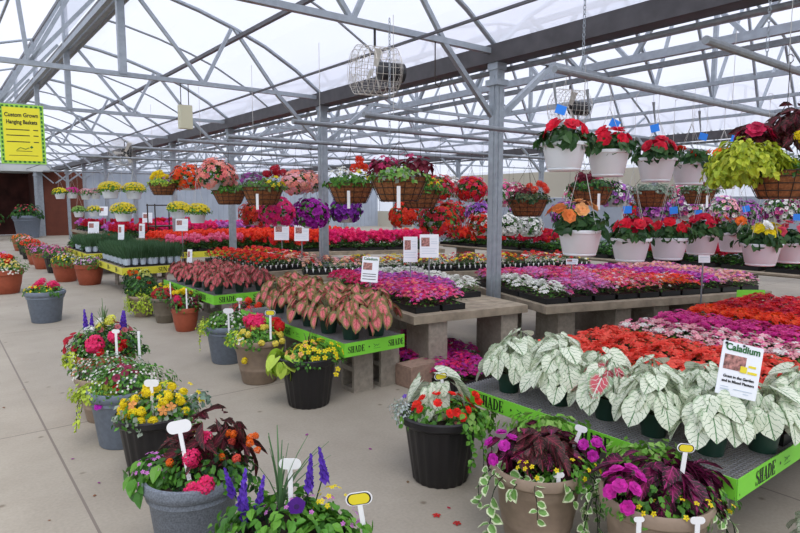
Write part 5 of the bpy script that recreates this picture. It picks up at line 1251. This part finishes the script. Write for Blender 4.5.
FB = [(3.44,10.2,2.0,.27,[SCAR,(.86,.10,.01)],'scarlet orange flower ball hanging above the yellow pots',2.45),(3.2,8.3,1.97,.27,[SALM,(.88,.40,.33),(.85,.2,.2)],'big salmon pink flower ball beside the scarlet one',2.42),
 (3.86,7.2,1.85,.20,[(.86,.38,.30),PALE,SALM],'salmon flower ball between two coco baskets',2.33),(4.72,8.3,1.90,.20,[PALE,(.86,.38,.30)],'pale salmon flower ball at the second post',2.42),
 (3.85,8.5,1.42,.22,[(.70,.05,.02),(.5,.02,.02)],'lower red flower ball left of the hot pink one',2.42),(3.46,6.95,1.47,.23,[(.72,.02,.22),HOT],'lower hot pink flower ball below the coco baskets',2.33),
 (4.06,7.15,1.44,.25,[(.34,.01,.32),(.42,.02,.40)],'lower purple flower ball left of the second post',2.33),(4.7,7.3,1.48,.23,[(.20,.02,.32),(.28,.03,.42)],'lower violet flower ball right of the second post',2.33),
 (5.3,6.7,1.42,.23,[SCAR,(.7,.03,.02)],'lower scarlet flower ball below the largest coco basket',2.33),(4.85,5.45,1.38,.27,[(.66,.03,.05),SCAR,(.6,.02,.06)],'wide red flower ball left of the near post',2.37),
 (5.7,6.5,1.78,.25,[RED,(.62,.02,.10)],'upper red flower ball left of the near post',2.33),(6.45,6.55,1.78,.24,[(.66,.02,.08),RED],'upper crimson flower ball touching the near post',2.33),
 (7.7,7.6,1.42,.22,[LAV,(.3,.1,.5)],'lower lavender flower ball near the post',2.42),(7.0,6.85,1.24,.23,[SCAR,WHT,RED],'lower red and white flower ball',2.33),(7.9,7.1,1.2,.24,[WHT],'lower white flower ball right of the near post',2.33),(8.7,7.3,1.15,.24,[WHT,(.7,.7,.68)],'lower white flower ball farther right',2.33),
 (7.6,8.3,1.85,.24,[WHT,PALE],'white flower ball just behind the near post',2.42),(8.2,8.3,1.86,.26,[(.50,.10,.55),LAV],'purple flower ball upper right of the near post',2.42),(9.4,6.0,1.72,.27,[(.42,.15,.55),LAV,WHT],'upper lavender flower ball behind the white pots',2.37),
 (9.8,5.5,1.47,.27,[(.3,.05,.35),LAV],'lower purple flower ball behind the white pots',2.37),(10.3,5.2,1.5,.27,[(.35,.08,.35),WHT,PINK],'lower violet and white flower ball behind the white pots',2.37),(11.2,5.0,1.45,.30,[PALE,WHT,LAV],'pale pink flower ball behind the white pots',2.37),(11.6,4.2,1.46,.30,[PINK,(.3,.03,.2),WHT],'pink and burgundy flower ball behind the white pots',2.37),(11.4,3.2,1.5,.30,[(.35,.03,.05),RED],'dark red flower ball behind the yellow begonias',2.37)]
for i, (px_, py_) in enumerate(((9.3,8.6),(10.0,7.4),(10.6,9.4),(9.2,9.9),(12.6,6.4),(13.0,5.4),(13.2,4.4),(12.9,7.6),(12.0,8.6),(11.2,9.6),(13.4,3.6))):
    FB.append((px_,py_,(1.75,1.35)[i % 2],.34,[[PINK,WHT],[(.3,.03,.3),LAV],[PALE,(.5,.1,.3)],[RED,CRIM]][i % 4],'distant %s flower ball hanging far behind the white pots' % ['pink and white','purple','pale rose','red'][i % 4] + (', low one' if i % 2 else '') + (' beyond the near post' if i < 4 else ', farther right' if i > 7 else ''),2.4))
for i, (x, y, z, R, c, l, rl) in enumerate(FB):
    flower_ball(x, y, z, rl, R, c, l, 'trumpet' if any(w in l for w in ('purple','violet','lavender','white')) else 'disc', .038, 190, seed=200+i)
YB = [(2.95,13.4,1.83,.24,'yellow flowers in a white hanging pot, leftmost of the bright pair'),(3.40,13.4,1.82,.24,'yellow flowers in a white hanging pot, right of the bright pair'),(2.70,11.4,1.42,.22,'lower white hanging pot of yellow flowers'),(3.85,12.0,1.44,.22,'lower white hanging pot of yellow flowers behind the coco basket'),(3.45,9.8,1.42,.20,'lower white hanging pot of yellow flowers below the scarlet ball')]
for i, (x, y, z, R, l) in enumerate(YB):
    r = thing('hanging_flower_pot', l, 'hanging pot', (x,y,z-.16), -YAW); pot_parts(r, 'white_pot', R*.72, .17)
    flora(r, [('leaf','foliage','kite','leaf',(G2,G3),300,.05,.035,(0,0,.15),(1.3,1.25,.75),.3),('dots','disc',(.80,.62,.02),.028,110,(0,0,.3),(1.35,1.25,.8),'blossoms')], R*.72, .16, random.Random(i)); hanger(r, R*.7, .16, 2.5-(z-.16), 'string', 3)
SB = [(3.44,22.6,1.9,[YEL]),(3.80,22.6,1.92,[MAG]),(4.2,22.6,1.88,[PALE]),(4.5,22.6,1.9,[(.5,.3,.3)]),(3.93,22.4,1.3,[GL]),(4.35,22.2,1.32,[YEL])]
for i, (x, y, z, c) in enumerate(SB):
    r = thing('hanging_flower_pot', 'small distant white pot before the brown wall, ' + ['yellow flowered, far left','magenta flowered','pale flowered','brownish flowered, right end','leafy lower one','yellow flowered lower one'][i], 'hanging pot', (x,y,z-.2), -YAW); pot_parts(r, 'white_pot', .17, .19)
    flora(r, [('leaf','foliage','kite','leaf',(G1,G2),120,.07,.05,(0,0,.15),(1.3,1.25,.8),.3),('dots','disc',c[0],.04,40,(0,0,.3),(1.3,1.2,.8),'blossoms')], .17, .18, random.Random(i)); hanger(r, .16, .18, 2.6-(z-.2), 'string', 3)
# dark wire plant rack behind the geraniums
r = thing('wire_rack', 'black wire display rack standing behind the yellow pots', 'rack', (4.9,16.6,0), .2)
for x in (-.3,.3):
    for y in (-.2,.2): m = MB(); m.tube([(x,y,0),(x,y,1.55)], .018, 6); build(m, 'leg', M['wire'], r)
for z in (.4,.95,1.5): m = MB(); m.box((-.32,-.22,z),(.32,.22,z+.03)); build(m, 'shelf', M['wire'], r)

# ================================================================= LIGHT, CAMERA
w = bpy.data.worlds.new('overcast_sky'); sc.world = w; w.use_nodes = True; nt = w.node_tree
bgn = nt.nodes['Background']; tc = nt.nodes.new('ShaderNodeTexCoord'); sx = nt.nodes.new('ShaderNodeSeparateXYZ'); nt.links.new(tc.outputs['Generated'], sx.inputs[0])
rp = nt.nodes.new('ShaderNodeValToRGB'); nt.links.new(sx.outputs['Z'], rp.inputs['Fac'])
e = rp.color_ramp.elements; e[0].position = 0; e[0].color = (.70,.74,.80,1); e[1].position = .6; e[1].color = (.80,.85,.98,1)
nt.links.new(rp.outputs['Color'], bgn.inputs['Color']); bgn.inputs['Strength'].default_value = 1.0
s = bpy.data.lights.new('sun', 'SUN'); s.energy = 3.0; s.angle = math.radians(30); s.color = (1,.97,.92)
so = bpy.data.objects.new('sun', s); col.objects.link(so); so.rotation_euler = (math.radians(28), math.radians(-14), 0)
cam = bpy.data.cameras.new('camera'); co = bpy.data.objects.new('camera', cam); col.objects.link(co)
cam.sensor_width = 36; cam.lens = 603/800*36; cam.clip_start = .05; cam.clip_end = 200
co.location = (0,0,1.6); co.rotation_euler = (PI/2 - math.atan(64.5/603), 0, -YAW); sc.camera = co
sc.view_settings.view_transform = 'Standard'; sc.view_settings.look = 'None'; sc.view_settings.gamma = 1; sc.view_settings.exposure = .42
